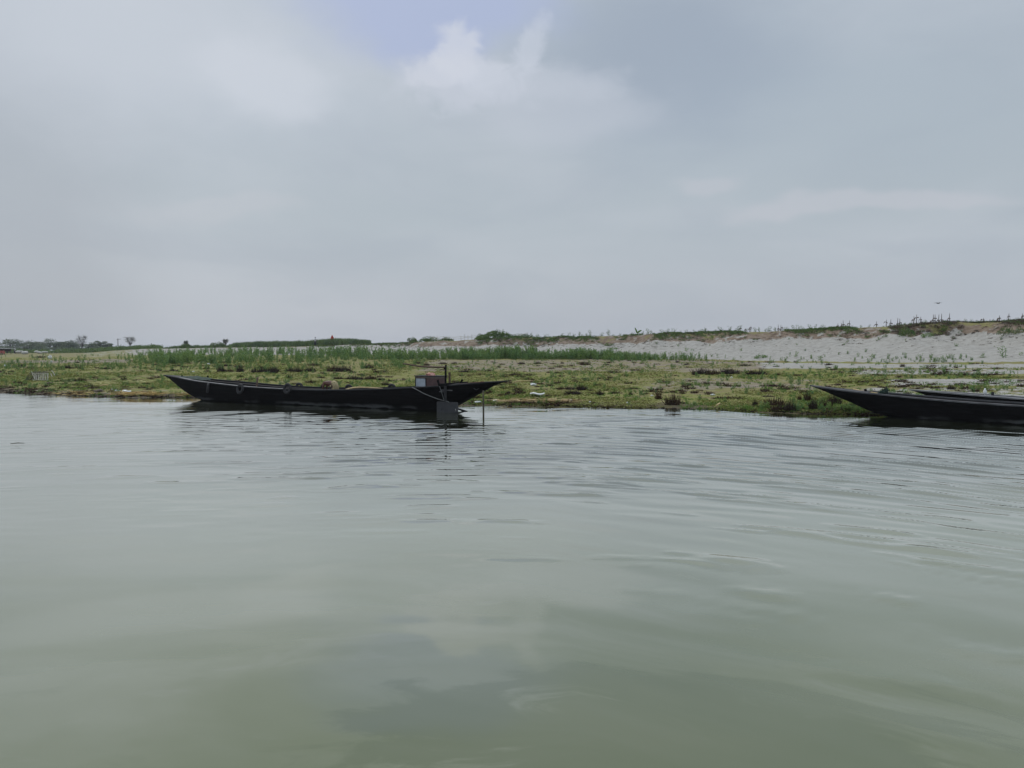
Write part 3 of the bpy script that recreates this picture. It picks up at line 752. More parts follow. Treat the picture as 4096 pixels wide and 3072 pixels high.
# tyres (fenders)
def tyre_mesh():
    t_ = MB(); rows_ = []
    for i in range(28):
        a = 2*math.pi*i/28; rr = []
        for k in range(10):
            b_ = 2*math.pi*k/10
            r_ = .155+.062*math.cos(b_); rr.append((math.cos(a)*r_, .055*math.sin(b_), math.sin(a)*r_))
        rows_.append(rr)
    rows_.append(rows_[0]); t_.grid(rows_, True)
    return t_
ty = tyre_mesh()
tyres = [(833, 1552, 'near', 'tyre fender hanging nearest the bow of the long left boat, seen almost edge on', -.75, 1.15, .3),
 (962, 1556, 'near', 'ring-shaped black tyre fender between the other two on the near side of the long boat', .0, 1.2, .5),
 (1151, 1554, 'near', 'black tyre fender on the near side just left of the bent man', .12, 1.2, .35),
 (1192, 1541, 'far', 'tyre fender arching over the far rim just left of the bent man', 0, 1.15, 0),
 (1391, 1551, 'far', 'tyre fender arching over the far rim just right of the bent man', 0, 1.1, 0),
 (1563, 1549, 'far', 'tyre fender showing over the far rim left of the engine box', 0, 1.1, 0)]
for (px, py, sd_, lb, yaw, sc, lean) in tyres:
    if sd_ == 'near':
        q = bp1.q_at(px, 'rim'); h = bp1.half(q); p = bp1.pt(q, h+.07, 0); p.z = float(zpy(py, p.y))
    else:
        q = bp1.q_at(px, -bp1.half(.5)); h = bp1.half(q); p = bp1.pt(q, -h-.07, bp1.zrim(q)-.07)
    o = ty.build('tyre', M['tyre'], None, True, p); o.rotation_euler = (R(-8)*(1 if sd_ == 'near' else -1), lean*.4, ang_+yaw)
    o.scale = (sc*(.84 if sd_ == 'near' and yaw < .5 else 1), sc, sc)
    tag(o, lb, 'tyre', 'tyre fenders of the long boat')
# green net draped over the bow
nb = MB(); rows_ = []
for i in range(25):
    q = bp1.q_at(735+i*4.0, 0.0); rr = []
    for k in range(9):
        lat = -.40+k*.095; e = math.sin(math.pi*i/24)**.5
        h_ = .02+.055*vnoise(np.array([i*.55]), np.array([k*.6]), 3)[0]*2*e+(.09*max(0, i/24-.5) if k < 3 else 0)
        rr.append(bp1.pt(q, lat*min(1, bp1.half(q)/.5), bp1.zrim(q)+h_*(1 if 0 < k < 8 else .2)))
    rows_.append(rr)
o0 = rows_[0][0].copy(); nb.grid([[v-o0 for v in r_] for r_ in rows_])
ne = nb.build('fishing_net', M['net'], None, True, o0); tag(ne, 'dark green net heaped over the bow deck of the long left boat', 'net')
# upright board in the boat (left of the man)
p = bp1.at(1022, 1538, -.62); q_ = bp1.at(1029, 1509, -.62)
bd = MB(); bd.bar((0, 0, -.25), (q_-p), .10, .04).build('paddle', simple('pale_wood', (.22, .16, .12), (.15, .10, .08), 8, .8), None, False, p, bevel=.01)
tag(bpy.data.objects['paddle'], 'short pale wooden paddle standing upright on the far rim of the long boat', 'paddle')
# bent bamboo pole lying along the near rim
pl = [bp1.at(a, b_, lat) for a, b_, lat in ((1382, 1558, .72), (1400, 1553.5, .5), (1420, 1550.5, .3), (1445, 1549.5, .1), (1475, 1550.5, .0), (1505, 1552, .0), (1530, 1554, .1))]
o0 = pl[0].copy(); pole = MB().tube([v-o0 for v in pl], [.030, .034, .034, .03, .028, .026, .02], 8).build('bamboo_pole', M['bamboo'], None, True, o0)
tag(pole, 'cream bamboo pole lying bowed along the long boat right of the bent man', 'pole')
# mooring stake beside the stern
sp = G(1934, 1664, 0); top = P(1933.5, 1562, sp.y)
stk = MB().tube([(0, 0, -.6), (0.0, 0, .35), (-.01, 0, top.z)], [.035, .035, .03], 7).build('mooring_stake', M['bamboo_dark'], None, True, (sp.x, sp.y, 0))
tag(stk, 'thin dark mooring stake upright in the water under the stern tip of the long boat', 'stake')

# --- boats on the right
def slope_line(px0, X0_, Y0_, s_): return line_pt(px0, X0_, Y0_, s_)
wA = G(3633, 1674, 0); wB = G(4096, 1699, 0); sl = (wB.y-wA.y)/(wB.x-wA.x)
n_off = .62
a2 = line_pt(3243.5, wA.x, wA.y+n_off, sl); u_ = Vector((1, sl)).normalized(); b2 = Vector(a2)+u_*15.5
rim2 = [(3200, 1534), (3243.7, 1541), (3299, 1551), (3380, 1562), (3459, 1571), (3544, 1579), (3640, 1589), (3726.5, 1597.5), (3888.5, 1610.5), (4096, 1624), (4400, 1641)]
keel2 = [[(3243, 1543.5), (3299, 1562), (3333.7, 1577), (3370, 1593), (3415, 1609), (3451, 1625.6), (3483.5, 1642), (3516, 1654), (3570, 1667), (3640, 1690), (3670, 1702)]]
bp2 = BoatPlan(a2, b2, 1.7, rim2, keel2, seen_to=4390)
boat2 = build_boat('long_boat', bp2, 'black wooden boat at the right edge, nearest the water, bow resting on the muddy bank', [(0, .16), (.88, 1)], M['gunwale'])
a3 = line_pt(3641.5, wA.x+1.3, wA.y+2.9, sl); b3 = Vector(a3)+u_*13.5
rim3 = [(3600, 1553), (3641.5, 1558), (3767, 1569), (3929, 1583), (4096, 1596), (4400, 1616)]
keel3 = [[(3641, 1560), (3690, 1573), (3726, 1588), (3760, 1606), (3800, 1628), (3830, 1645)]]
bp3 = BoatPlan(a3, b3, 1.5, rim3, keel3, draft=.15, seen_to=4390)
boat3 = build_boat('long_boat', bp3, 'smaller black boat with a pale grey rim, half hidden behind the right-hand boat', [(0, .2), (.88, 1)], M['gunwale_pale'], .34)
for bp_, lx, ly0, ly1, lat, lean, mt in ((bp2, 3469, 1569, 1556, .1, -.05, 'hull'), (bp3, 3976, 1582, 1568, .0, .0, 'gunwale_dark')):
    p = bp_.at(lx, ly0, lat); q_ = bp_.at(lx, ly1, lat)
    MB().bar(bp_.W2L @ p, (bp_.W2L @ q_)+Vector((lean, 0, 0)), .09, .08).build('mooring_bitt', M[mt], bp_.root, bevel=.008)
p0, p1 = bp2.at(3417, 1557, -.25), bp2.at(3522, 1574, .15)
o = MB().tube([(0, 0, 0), (p1-p0)*.5+Vector((0, 0, -.01)), p1-p0], .024, 7).build('bamboo_pole', M['bamboo'], None, True, p0)
tag(o, 'straight yellow bamboo pole lying across the bow of the right-hand boat', 'pole')
# knotted rope heap
kp = bp2.at(3537, 1577, .05); kb = MB()
for j in range(5):
    pts_ = []
    for k in range(22):
        a = 2*math.pi*k/21*1.0+j; r_ = .13-.015*j
        pts_.append((math.cos(a)*r_*1.5+(.07 if j > 2 else 0), math.sin(a)*r_*.7, .03+j*.035+.02*math.sin(a*3+j)))
    kb.tube(pts_, .022, 5)
kb.tube([(.02, 0, .12), (.06, 0, .22), (.12, .02, .26), (.15, 0, .2)], .03, 6)
ko = kb.build('rope_coil', M['net'], None, True, kp); tag(ko, 'dark green rope coil on the bow deck of the right-hand boat', 'rope')
bt = bp3.at(3945, 1581, .0); bm_ = MB(); rows_ = []
for z_, r_ in ((0, .05), (.01, .062), (.17, .062), (.23, .03), (.27, .024), (.275, .0)):
    rows_.append([(math.cos(2*math.pi*k/12)*r_, math.sin(2*math.pi*k/12)*r_, z_) for k in range(12)])
bm_.grid(rows_, True); bo = bm_.build('plastic_bottle', M['litter'], None, True, bt); tag(bo, 'small white plastic bottle standing on the rim of the rearmost boat', 'bottle')

# ------------------------------------------------------------------ people
def skinmesh(name, verts, edges, radii, mat, parent, root_i=0, sub=1):
    me = bpy.data.meshes.new(name); me.from_pydata(verts, edges, []); me.materials.append(mat)
    o = bpy.data.objects.new(name, me); C.objects.link(o); o.parent = parent
    o.modifiers.new('skin', 'SKIN')
    sv = me.skin_vertices[0].data
    for i, r_ in enumerate(radii):
        sv[i].radius = r_ if isinstance(r_, tuple) else (r_, r_); sv[i].use_root = (i == root_i)
    o.modifiers['skin'].use_smooth_shade = True
    sb = o.modifiers.new('sub', 'SUBSURF'); sb.levels = sub; sb.render_levels = sub
    return o
def person(loc, rz, label, J, garments, skin='skin', fingers=True, scale=1.0, group=None):
    """J : joint -> (pos, radius) ; local x = the way the figure faces, z up"""
    root = empty('person', loc, rz, scale); tag(root, label, 'person', group)
    names = []; V_ = []; Rr = []; E = []
    def j(n): return names.index(n)
    for n, (p_, r_) in J.items(): names.append(n); V_.append(p_); Rr.append(r_)
    ch_ = [('pelvis', 'belly'), ('belly', 'chest'), ('chest', 'neck'), ('neck', 'head'), ('head', 'crown')]
    for s_ in ('l', 'r'):
        ch_ += [('chest', 'sh_'+s_), ('sh_'+s_, 'el_'+s_), ('el_'+s_, 'wr_'+s_), ('wr_'+s_, 'pa_'+s_), ('pelvis', 'hip_'+s_), ('hip_'+s_, 'kn_'+s_), ('kn_'+s_, 'an_'+s_), ('an_'+s_, 'to_'+s_)]
    E = [(j(a), j(b_)) for a, b_ in ch_]
    if fingers:
        for s_ in ('l', 'r'):
            pa = Vector(J['pa_'+s_][0]); d = (pa-Vector(J['wr_'+s_][0])).normalized()
            side_ = d.cross(Vector((0, 1, 0))).normalized() if abs(d.y) < .9 else Vector((1, 0, 0))
            ac = d.cross(side_).normalized()
            for k, (off, ln) in enumerate(((-.032, .07), (-.011, .08), (.011, .076), (.031, .06))):
                a = pa+ac*off+d*.045; b1_ = a+d*ln*.5+side_*.008; b2_ = b1_+d*ln*.45+side_*.02
                i0 = len(V_); V_ += [a, b1_, b2_]; Rr += [.009, .0085, .007]; E += [(j('pa_'+s_), i0), (i0, i0+1), (i0+1, i0+2)]; names.extend(['f']*3)
            a = pa+side_*.035; i0 = len(V_); V_ += [a, a+side_*.02+d*.035]; Rr += [.011, .008]; E += [(j('pa_'+s_), i0), (i0, i0+1)]; names.extend(['f']*2)
    body = skinmesh('body', [tuple(v) for v in V_], E, Rr, M[skin], root, j('pelvis'))
    # face : nose, ears ; hair cap
    hd = Vector(J['head'][0]); cr = Vector(J['crown'][0]); up_ = (cr-hd).normalized()
    return root, body, J
def cloth_loft(name, rings, mat, parent, folds=14, amp=.012, n=48, thick=.008):
    """rings : (centre, axis_a, axis_b, ra, rb)"""
    mb = MB(); rows_ = []
    for i, (c0, ua, ub, ra, rb) in enumerate(rings):
        rr = []
        for k in range(n):
            a = 2*math.pi*k/n; f_ = 1+amp*10*math.sin(a*folds*.5+i*.9)*.5+amp*5*math.sin(a*folds+i*1.7)
            rr.append(Vector(c0)+Vector(ua)*math.cos(a)*ra*f_+Vector(ub)*math.sin(a)*rb*f_)
        rows_.append(rr)
    mb.grid(rows_, True)
    o = mb.build(name, mat, parent, True); sm = o.modifiers.new('solid', 'SOLIDIFY'); sm.thickness = thick; sm.offset = 0
    return o
def hair_cap(root, hd, cr, r=.105, face=(1, 0, 0), mat='hair', drop=.45):
    hd, cr = Vector(hd), Vector(cr); up_ = (cr-hd).normalized(); fw = Vector(face); fw = (fw-up_*fw.dot(up_)).normalized(); sd_ = up_.cross(fw)
    c0 = (hd+cr)/2; rows_ = []
    for i in range(8):
        e = math.pi/2*(1-i/7*(1+drop)); rr = []
        for k in range(16):
            a = 2*math.pi*k/16; back = .5-.5*math.cos(a)   # 0 front .. 1 back
            ee = max(e, .25-back*.9)
            rr.append(c0+(fw*math.cos(a)*1.08+sd_*math.sin(a)*.88)*math.cos(ee)*r+up_*math.sin(ee)*r*1.05)
        rows_.append(rr)
    m_ = MB(); m_.grid(rows_, True); return m_.build('hair', M[mat], root, True)
def ear(root, c0, r=.02, mat='skin'):
    m_ = MB(); rows_ = []
    for i in range(5):
        e = -math.pi/2+math.pi*i/4; rows_.append([(c0[0]+math.cos(2*math.pi*k/8)*math.cos(e)*r, c0[1]+math.sin(2*math.pi*k/8)*math.cos(e)*r*.5, c0[2]+math.sin(e)*r*1.6) for k in range(8)])
    m_.grid(rows_, True); return m_.build('ear', M[mat], root, True)

# the man bending in the long boat : local +x points towards the bow (image left)
pm_ = bp1.at(1338, 1530, .18); q = bp1.q_at(1338, .18); fl = .14
hipz = pm_.z-fl
mx_ = 1/.97
def ml(px, py, lat=.18):      # pixel -> local coordinates of the figure
    return None
bang = math.atan2(-bp1.u.y, -bp1.u.x)+R(12)
fx_ = Vector((math.cos(bang), math.sin(bang), 0))
man_o = Vector((pm_.x, pm_.y, fl))
hz = hipz-.06
J = {'pelvis': ((.02, 0, hz-.06), (.13, .13)), 'belly': ((.19, 0, hz+.01), (.19, .19)), 'chest': ((.37, 0, hz-.01), (.22, .22)),
     'neck': ((.52, 0, hz+.03), (.062, .062)), 'head': ((.60, 0, hz-.06), (.075, .075)), 'crown': ((.655, 0, hz-.17), (.078, .078)),
     'sh_l': ((.47, .17, hz+.045), (.07, .07)), 'el_l': ((.50, .20, hz-.22), (.044, .044)), 'wr_l': ((.54, .15, hz-.45), (.03, .03)), 'pa_l': ((.55, .14, hz-.52), (.036, .02)),
     'sh_r': ((.47, -.17, hz+.045), (.07, .07)), 'el_r': ((.53, -.21, hz-.22), (.044, .044)), 'wr_r': ((.55, -.17, hz-.45), (.03, .03)), 'pa_r': ((.56, -.16, hz-.52), (.036, .02)),
     'hip_l': ((0, .09, hz-.1), (.095, .095)), 'kn_l': ((.10, .11, hz*.50), (.062, .062)), 'an_l': ((-.02, .11, .09), (.042, .042)), 'to_l': ((.13, .12, .035), (.045, .03)),
     'hip_r': ((0, -.09, hz-.1), (.095, .095)), 'kn_r': ((.12, -.11, hz*.50), (.062, .062)), 'an_r': ((.0, -.11, .09), (.042, .042)), 'to_r': ((.15, -.12, .035), (.045, .03))}
man, body, _ = person(man_o, bang, 'bare-backed man in a cream wrap bending over inside the long left boat', J, None)
hair_cap(man, J['head'][0], J['crown'][0], .088, (.3, 0, -1))
ear(man, (.62, .085, hz-.1)); ear(man, (.62, -.085, hz-.1))
M['lungi'] = simple('cream_wrap', (.42, .36, .21), (.24, .19, .10), 16, .85, .004, (1, 1, 3))
ax = Vector((1, 0, .25)).normalized(); nrm = Vector((-.25, 0, 1)).normalized()
rg = [((.12, 0, hz+.015), nrm, (0, 1, 0), .125, .15), ((.06, 0, hz-.01), nrm, (0, 1, 0), .150, .165), ((-.01, 0, hz-.06), Vector((-.35, 0, .95)), (0, 1, 0), .165, .18),
      ((-.03, 0, hz-.16), Vector((-.95, 0, .3)), (0, 1, 0), .155, .19), ((-.01, 0, hz-.28), (-1, 0, 0), (0, 1, 0), .145, .19), ((.03, 0, hz-.42), (-1, 0, 0), (0, 1, 0), .15, .20), ((.04, 0, hz-.56), (-1, 0, 0), (0, 1, 0), .155, .21)]
cloth_loft('lungi', rg, M['lungi'], man, 22, .010, 72)
kn_ = MB(); rows_ = []
for i in range(6):
    e = -math.pi/2+math.pi*i/5; rows_.append([(.13+math.cos(2*math.pi*k/10)*math.cos(e)*.045, .17+math.sin(2*math.pi*k/10)*math.cos(e)*.04, hz-.10+math.sin(e)*.055) for k in range(10)])
kn_.grid(rows_, True); kn_.build('lungi_knot', M['lungi'], man, True)

def standing(loc, rz, label, top_c, bottom, head='hair', h=1.65, robe=False, group=None):
    k = h/1.72
    J = {'pelvis': ((0, 0, .92*k), (.13, .11)), 'belly': ((0, 0, 1.08*k), (.12, .09)), 'chest': ((0, 0, 1.30*k), (.15, .11)), 'neck': ((.01, 0, 1.46*k), (.05, .05)), 'head': ((.02, 0, 1.54*k), (.075, .08)), 'crown': ((.02, 0, 1.66*k), (.075, .08))}
    for s_, y in (('l', 1), ('r', -1)):
        J['sh_'+s_] = ((0, y*.18, 1.38*k), (.055, .055)); J['el_'+s_] = ((.03, y*.24, 1.10*k), (.042, .042)); J['wr_'+s_] = ((.12, y*.22, .87*k), (.03, .03)); J['pa_'+s_] = ((.14, y*.21, .80*k), (.032, .02))
        J['hip_'+s_] = ((0, y*.09, .86*k), (.09, .09)); J['kn_'+s_] = ((.03, y*.10, .48*k), (.06, .06)); J['an_'+s_] = ((0, y*.10, .08), (.04, .04)); J['to_'+s_] = ((.13, y*.11, .035), (.04, .03))
    root, body, _ = person(loc, rz, label, J, None, fingers=False, group=group)
    U, W_ = Vector((1, 0, 0)), Vector((0, 1, 0))
    if robe:
        cloth_loft('robe', [((0, 0, 1.50*k), U, W_, .07, .09), ((0, 0, 1.40*k), U, W_, .15, .24), ((0, 0, 1.1*k), U, W_, .19, .29), ((0, 0, .8*k), U, W_, .21, .28), ((0, 0, .4*k), U, W_, .22, .27), ((0, 0, .08), U, W_, .25, .30)], M[top_c], root, 10, .006, 32)
        cloth_loft('head_scarf', [((.01, 0, 1.74*k), U, W_, .03, .03), ((.0, 0, 1.70*k), U, W_, .09, .085), ((-.01, 0, 1.60*k), U, W_, .115, .11), ((-.01, 0, 1.46*k), U, W_, .13, .17)], M[top_c], root, 6, .004, 24)
    else:
        cloth_loft('shirt', [((0, 0, 1.47*k), U, W_, .06, .08), ((0, 0, 1.41*k), U, W_, .12, .22), ((0, 0, 1.2*k), U, W_, .14, .21), ((0, 0, .9*k), U, W_, .15, .19)], M[top_c], root, 8, .004, 28)
        cloth_loft('trousers', [((0, 0, .95*k), U, W_, .14, .17), ((0, 0, .6*k), U, W_, .15, .19), ((0, 0, .15*k), U, W_, .14, .19)], M[bottom], root, 6, .006, 28)
        hair_cap(root, J['head'][0], J['crown'][0], .095)
    return root
for (px, pyb, rz, lb, a, b_, h, rb) in (
    (1330, 1380, -1.2, 'person in a long red robe standing by the green crop on the sandbank', 'red_cloth', None, 1.75, True),
    (1262, 1378, 1.0, 'person in a white shirt and dark trousers standing above the long boat, on the sandbank', 'white_cloth', 'dark_cloth', 1.6, False)):
    p = ridge_point(px, -.5); standing(p, rz, lb, a, b_, h=h, robe=rb)
for (px, rz, lb, a, b_, h) in ((29, 1.5, 'person in dark clothes standing right of the open hut, farthest left of the figures', 'dark_cloth', 'dark_cloth', 1.6),
                               (60, .4, 'person in a pale shirt and dark trousers standing right of the hut', 'white_cloth', 'dark_cloth', 1.7)):
    p = on_ground(px, 1415); p.z = gz_(p.x, p.y); standing(p, rz, lb, a, b_, h=h)
# ------------------------------------------------------------------ vegetation templates (numpy)
class Tpl:
    """a plant as quads; v (n,4,3)"""
    def __init__(s): s.q = []
    def blade(s, a, b, w0, w1, twist=None):
        a = np.array(a, float); b = np.array(b, float); d = b-a; d /= (np.linalg.norm(d)+1e-9)
        r = rng.normal(size=3) if twist is None else np.array(twist, float)
        sd_ = np.cross(d, r); sd_ /= (np.linalg.norm(sd_)+1e-9)
        s.q.append([a-sd_*w0/2, a+sd_*w0/2, b+sd_*w1/2, b-sd_*w1/2])
    def leaf(s, c0, d, L_, w_):
        c0 = np.array(c0, float); d = np.array(d, float); d /= np.linalg.norm(d)+1e-9
        r = rng.normal(size=3); sd_ = np.cross(d, r); sd_ /= np.linalg.norm(sd_)+1e-9
        s.q.append([c0, c0+d*L_*.5+sd_*w_/2, c0+d*L_, c0+d*L_*.5-sd_*w_/2])
    def arr(s): return np.array(s.q)
def weed_tpl(h=1.0, n=70, spread=.16):
    t = Tpl(); nst = 3
    for k in range(nst):
        x0, y0 = rng.normal(0, .06, 2); lx, ly = rng.normal(0, .10, 2); hh = h*rng.uniform(.75, 1)
        t.blade((x0, y0, 0), (x0+lx, y0+ly, hh), .03, .01)
        for i in range(n//nst):
            f = rng.uniform(.08, 1); c0 = np.array([x0+lx*f, y0+ly*f, hh*f]); a = rng.uniform(0, 2*np.pi)
            d = np.array([np.cos(a), np.sin(a), rng.uniform(.1, 1.3)])
            t.leaf(c0, d, rng.uniform(.10, .20)*(1.25-f*.6)*(h**.5), rng.uniform(.035, .06))
    return t.arr()
def clump_tpl(r=.5, h=.35, n=130, w=.02):
    t = Tpl()
    for i in range(n):
        a = rng.uniform(0, 2*np.pi); q = r*rng.uniform(0, 1)**.6; x, y = q*np.cos(a), q*np.sin(a)*.6
        hh = h*rng.uniform(.35, 1.05)*(1-.45*(q/r)**2); l = rng.normal(0, .10, 2)+np.array([np.cos(a), np.sin(a)])*q*.25
        t.blade((x, y, -.02), (x+l[0], y+l[1], hh), w*1.5, w*.35)
        if i % 2 == 0:
            f = rng.uniform(.3, 1)
            t.leaf((x+l[0]*f, y+l[1]*f, hh*f), (rng.normal(), rng.normal(), rng.uniform(-.2, 1)), rng.uniform(.05, .10), rng.uniform(.025, .045))
    for i in range(n//2):      # low matted base
        a = rng.uniform(0, 2*np.pi); q = r*rng.uniform(0, 1)**.5
        t.leaf((q*np.cos(a), q*np.sin(a)*.6, rng.uniform(0, h*.35)), (rng.normal(), rng.normal(), .3), .14, .08)
    return t.arr()
def bush_tpl(rx=1.0, ry=.7, h=.8, n=420, ls=.11):
    t = Tpl(); cl_ = [(rng.uniform(-.75, .75)*rx, rng.uniform(-.7, .7)*ry, rng.uniform(.2, .75)*h, rng.uniform(.22, .42)) for _ in range(11)]
    for i in range(n):
        cx, cy, cz, cr = cl_[rng.integers(len(cl_))]; v = rng.normal(size=3); v /= np.linalg.norm(v); v *= cr*rng.uniform(.5, 1)
        c0 = np.array([cx, cy, cz])+v*np.array([rx, ry, h]); env = 1-(c0[0]/rx)**2*.6
        c0[2] = max(.02, c0[2]*max(.35, env)); t.leaf(c0, v+np.array([0, 0, .4]), ls*rng.uniform(.7, 1.3), ls*.55)
    for k in range(6):
        cx, cy, cz, cr = cl_[k]; t.blade((cx*.3, cy*.3, 0), (cx, cy, cz), .03, .012)
    return t.arr()
def grass_tpl(h=1.0, n=26, r=.25, w=.03):
    t = Tpl()
    for i in range(n):
        a = rng.uniform(0, 2*np.pi); q = r*rng.uniform(0, 1); x, y = q*np.cos(a), q*np.sin(a); hh = h*rng.uniform(.5, 1)
        l = rng.normal(0, .13*h, 2); m_ = (x+l[0]*.4, y+l[1]*.4, hh*.6); t.blade((x, y, 0), m_, w, w*.9); t.blade(m_, (x+l[0]*1.2, y+l[1]*1.2, hh), w*.9, w*.15)
    return t.arr()
def cover_tpl():
    t = Tpl()
    for i in range(7):
        a = rng.uniform(0, 2*np.pi); q = rng.uniform(0, .16)
        t.leaf((q*np.cos(a), q*np.sin(a), rng.uniform(0, .03)), (np.cos(a), np.sin(a), rng.uniform(.15, 1.1)), rng.uniform(.06, .13), rng.uniform(.03, .06))
    return t.arr()
def tpl_mesh(name, q, mat, extra=None):
    V = q.reshape(-1, 3); me = bpy.data.meshes.new(name); n = len(q)
    me.vertices.add(len(V)); me.vertices.foreach_set('co', V.astype(np.float32).ravel())
    me.loops.add(n*4); me.loops.foreach_set('vertex_index', np.arange(n*4, dtype=np.int32))
    me.polygons.add(n); me.polygons.foreach_set('loop_start', np.arange(0, n*4, 4, dtype=np.int32)); me.polygons.foreach_set('loop_total', np.full(n, 4, np.int32))
    me.update(calc_edges=True); me.materials.append(mat); return me
def scatter(name, tpls, Pp, sc, scz, mat, label=None, kind='stuff', sink=.02):
    """merge many copies of templates in one stuff mesh"""
    out_ = []; N = len(Pp); which = rng.integers(0, len(tpls), N); rot = rng.uniform(0, 2*np.pi, N)
    for k, tp in enumerate(tpls):
        ii = np.where(which == k)[0]
        if not len(ii): continue
        c_, s_ = np.cos(rot[ii])[:, None, None], np.sin(rot[ii])[:, None, None]
        x = tp[None, :, :, 0]; y = tp[None, :, :, 1]; z = tp[None, :, :, 2]
        X = (x*c_-y*s_)*sc[ii][:, None, None]+Pp[ii, 0][:, None, None]; Y = (x*s_+y*c_)*sc[ii][:, None, None]+Pp[ii, 1][:, None, None]
        Zz = z*scz[ii][:, None, None]+Pp[ii, 2][:, None, None]-sink
        out_.append(np.stack([X, Y, Zz], -1).reshape(-1, 3))
    V = np.concatenate(out_); f = np.arange(len(V)).reshape(-1, 4)
    me = bpy.data.meshes.new(name); me.vertices.add(len(V)); me.vertices.foreach_set('co', V.astype(np.float32).ravel())
    me.loops.add(len(V)); me.loops.foreach_set('vertex_index', np.arange(len(V), dtype=np.int32))
    me.polygons.add(len(f)); me.polygons.foreach_set('loop_start', np.arange(0, len(V), 4, dtype=np.int32)); me.polygons.foreach_set('loop_total', np.full(len(f), 4, np.int32))
    me.update(calc_edges=True); me.materials.append(mat); o = bpy.data.objects.new(name, me); C.objects.link(o); tag(o, label, kind=kind); return o

TC = np.arange(-400, 4500, 20.0); TY = np.exp(np.linspace(math.log(22), math.log(220), 420)); TR = []
for c__ in TC:
    Xv = (c__-2048)/F*TY; TR.append(np.minimum.accumulate(pyz(ground(Xv, TY), TY)))
def sample_ground(n, c0, c1, p0, p1, dens=None):
    """random ground points with picture-column in c0..c1 and picture-row p0..p1 (row bounds may be functions)"""
    c = rng.uniform(c0, c1, n*3); lo = 22; hi = 220
    # invert row -> depth with a table per point
    u = rng.uniform(0, 1, n*3); a = p0(c) if callable(p0) else np.full(n*3, float(p0)); b_ = p1(c) if callable(p1) else np.full(n*3, float(p1))
    row = a+(b_-a)*u
    ki = np.clip(np.round((c+400)/20).astype(int), 0, len(TC)-1); best = np.full(n*3, np.nan); done = np.zeros(n*3, bool)
    for k_ in np.unique(ki):
        ii = np.where(ki == k_)[0]; rr = TR[k_]; j = np.searchsorted(-rr, -row[ii]); okk = j < len(rr); best[ii[okk]] = TY[j[okk]]; done[ii[okk]] = True
    ok = done; c = c[ok]; Y = best[ok]*rng.uniform(.992, 1.0, ok.sum()); X = (c-2048)/F*Y; z = ground(X, Y)
    Pp = np.stack([X, Y, z], 1)
    if dens is not None:
        k = rng.uniform(0, 1, len(Pp)) < dens(c, row[ok], X, Y); Pp = Pp[k]
    return Pp[:n]

# ---- creeping cover on the flat
def cov_d(c, r, X, Y):
    b_ = .75*box_(c, -900, 560, 80)*box_(r, 1414, 1456, 5)+.55*box_(c, 1600, 3100, 120)*box_(r, 1436, 1488, 6)+.95*box_(c, 2950, 6000, 150)*box_(r, 1425, 1478, 8)+.9*box_(c, 3350, 6000, 120)*box_(r, 1475, 1500, 5)+.95*box_(c, 3500, 6000, 120)*box_(r, 1513, 1545, 6)+.7*box_(c, 3350, 6000, 120)*box_(r, 1545, 1600, 8)+.6*box_(c, 2400, 3400, 150)*box_(r, 1500, 1572, 12)
    b_ += .8*np.clip((r-(py_s(c)-34))/16, 0, 1)*np.where(c < 900, 1, .5)
    n_ = fbm(X*.40, Y*.18, 3, 77)
    return np.clip(1-b_, .02, 1)*np.clip((n_-.45)*7, .02, 1)
Pp = sample_ground(46000, -300, 4400, lambda c: py_s(c)-5, lambda c: py_w(c)-8, cov_d)
k = (Pp[:, 1]/30)**.6
sc = rng.uniform(.6, 1.3, len(Pp))*k
scatter('ground_cover', [cover_tpl() for _ in range(8)], Pp, sc, sc*.42, M['cover'], sink=.015)
# ---- fresh upright grass blades mixed in the cover
Pp = sample_ground(6000, -300, 4400, lambda c: py_s(c)-3, lambda c: py_w(c), lambda c, r, X, Y: np.clip((fbm(X*.35, Y*.35, 3, 55)-.42)*5, .02, 1)*np.clip(1-.85*box_(c, 2950, 6000, 150)*box_(r, 1425, 1478, 8), 0, 1))
sc = rng.uniform(.5, 1.1, len(Pp)); 
scatter('bank_grass', [grass_tpl(.17, 14, .18, .022) for _ in range(5)], Pp, sc, sc*rng.uniform(.4, 1.1, len(Pp)), M['leaf_bright'])
# ---- tall weeds in the band below the sandbank
WT = [weed_tpl(1.0, 120) for _ in range(6)]
def band_d(c, r, X, Y):
    n_ = fbm(X*.22, Y*.22, 3, 91)
    d = np.clip((n_-.38)*6, .0, 1)*box_(c, 500, 2850, 120)*np.interp(c, [2250, 2600, 2850], [1, .45, .2])+box_(c, 1250, 2300, 120)*.32
    return np.clip(d, 0, 1)
top_ = kn([(0, 1418), (600, 1410), (1000, 1408), (1500, 1422), (2600, 1432)])
bot_ = kn([(0, 1462), (700, 1458), (1100, 1455), (1300, 1441), (2300, 1438), (2600, 1446)])
Pp = sample_ground(1750, 500, 2860, bot_, top_, band_d)
hs = np.interp((Pp[:, 0]/Pp[:, 1])*F+2048, [500, 1200, 1500, 2300, 2700], [1.15, 1.2, 1.25, 1.2, .75])*rng.uniform(.45, 1.15, len(Pp))*(.45+1.0*fbm(Pp[:, 0]*.25, Pp[:, 1]*.25, 3, 93))
scatter('tall_weeds', WT, Pp, hs*1.15, hs, M['leaf'])
Pp = sample_ground(90, 2500, 4250, 1452, 1430, lambda c, r, X, Y: np.clip((fbm(X*.15, Y*.2, 3, 266)-.46)*7, .03, 1)); hs = rng.uniform(.15, .5, len(Pp)); scatter('low_weeds', WT, Pp, hs*1.5, hs, M['leaf'])
Pp = sample_ground(45, 1900, 4250, 1440, 1350); hs = rng.uniform(.1, .35, len(Pp)); scatter('sand_sprouts', WT, Pp, hs*2, hs, M['leaf'])
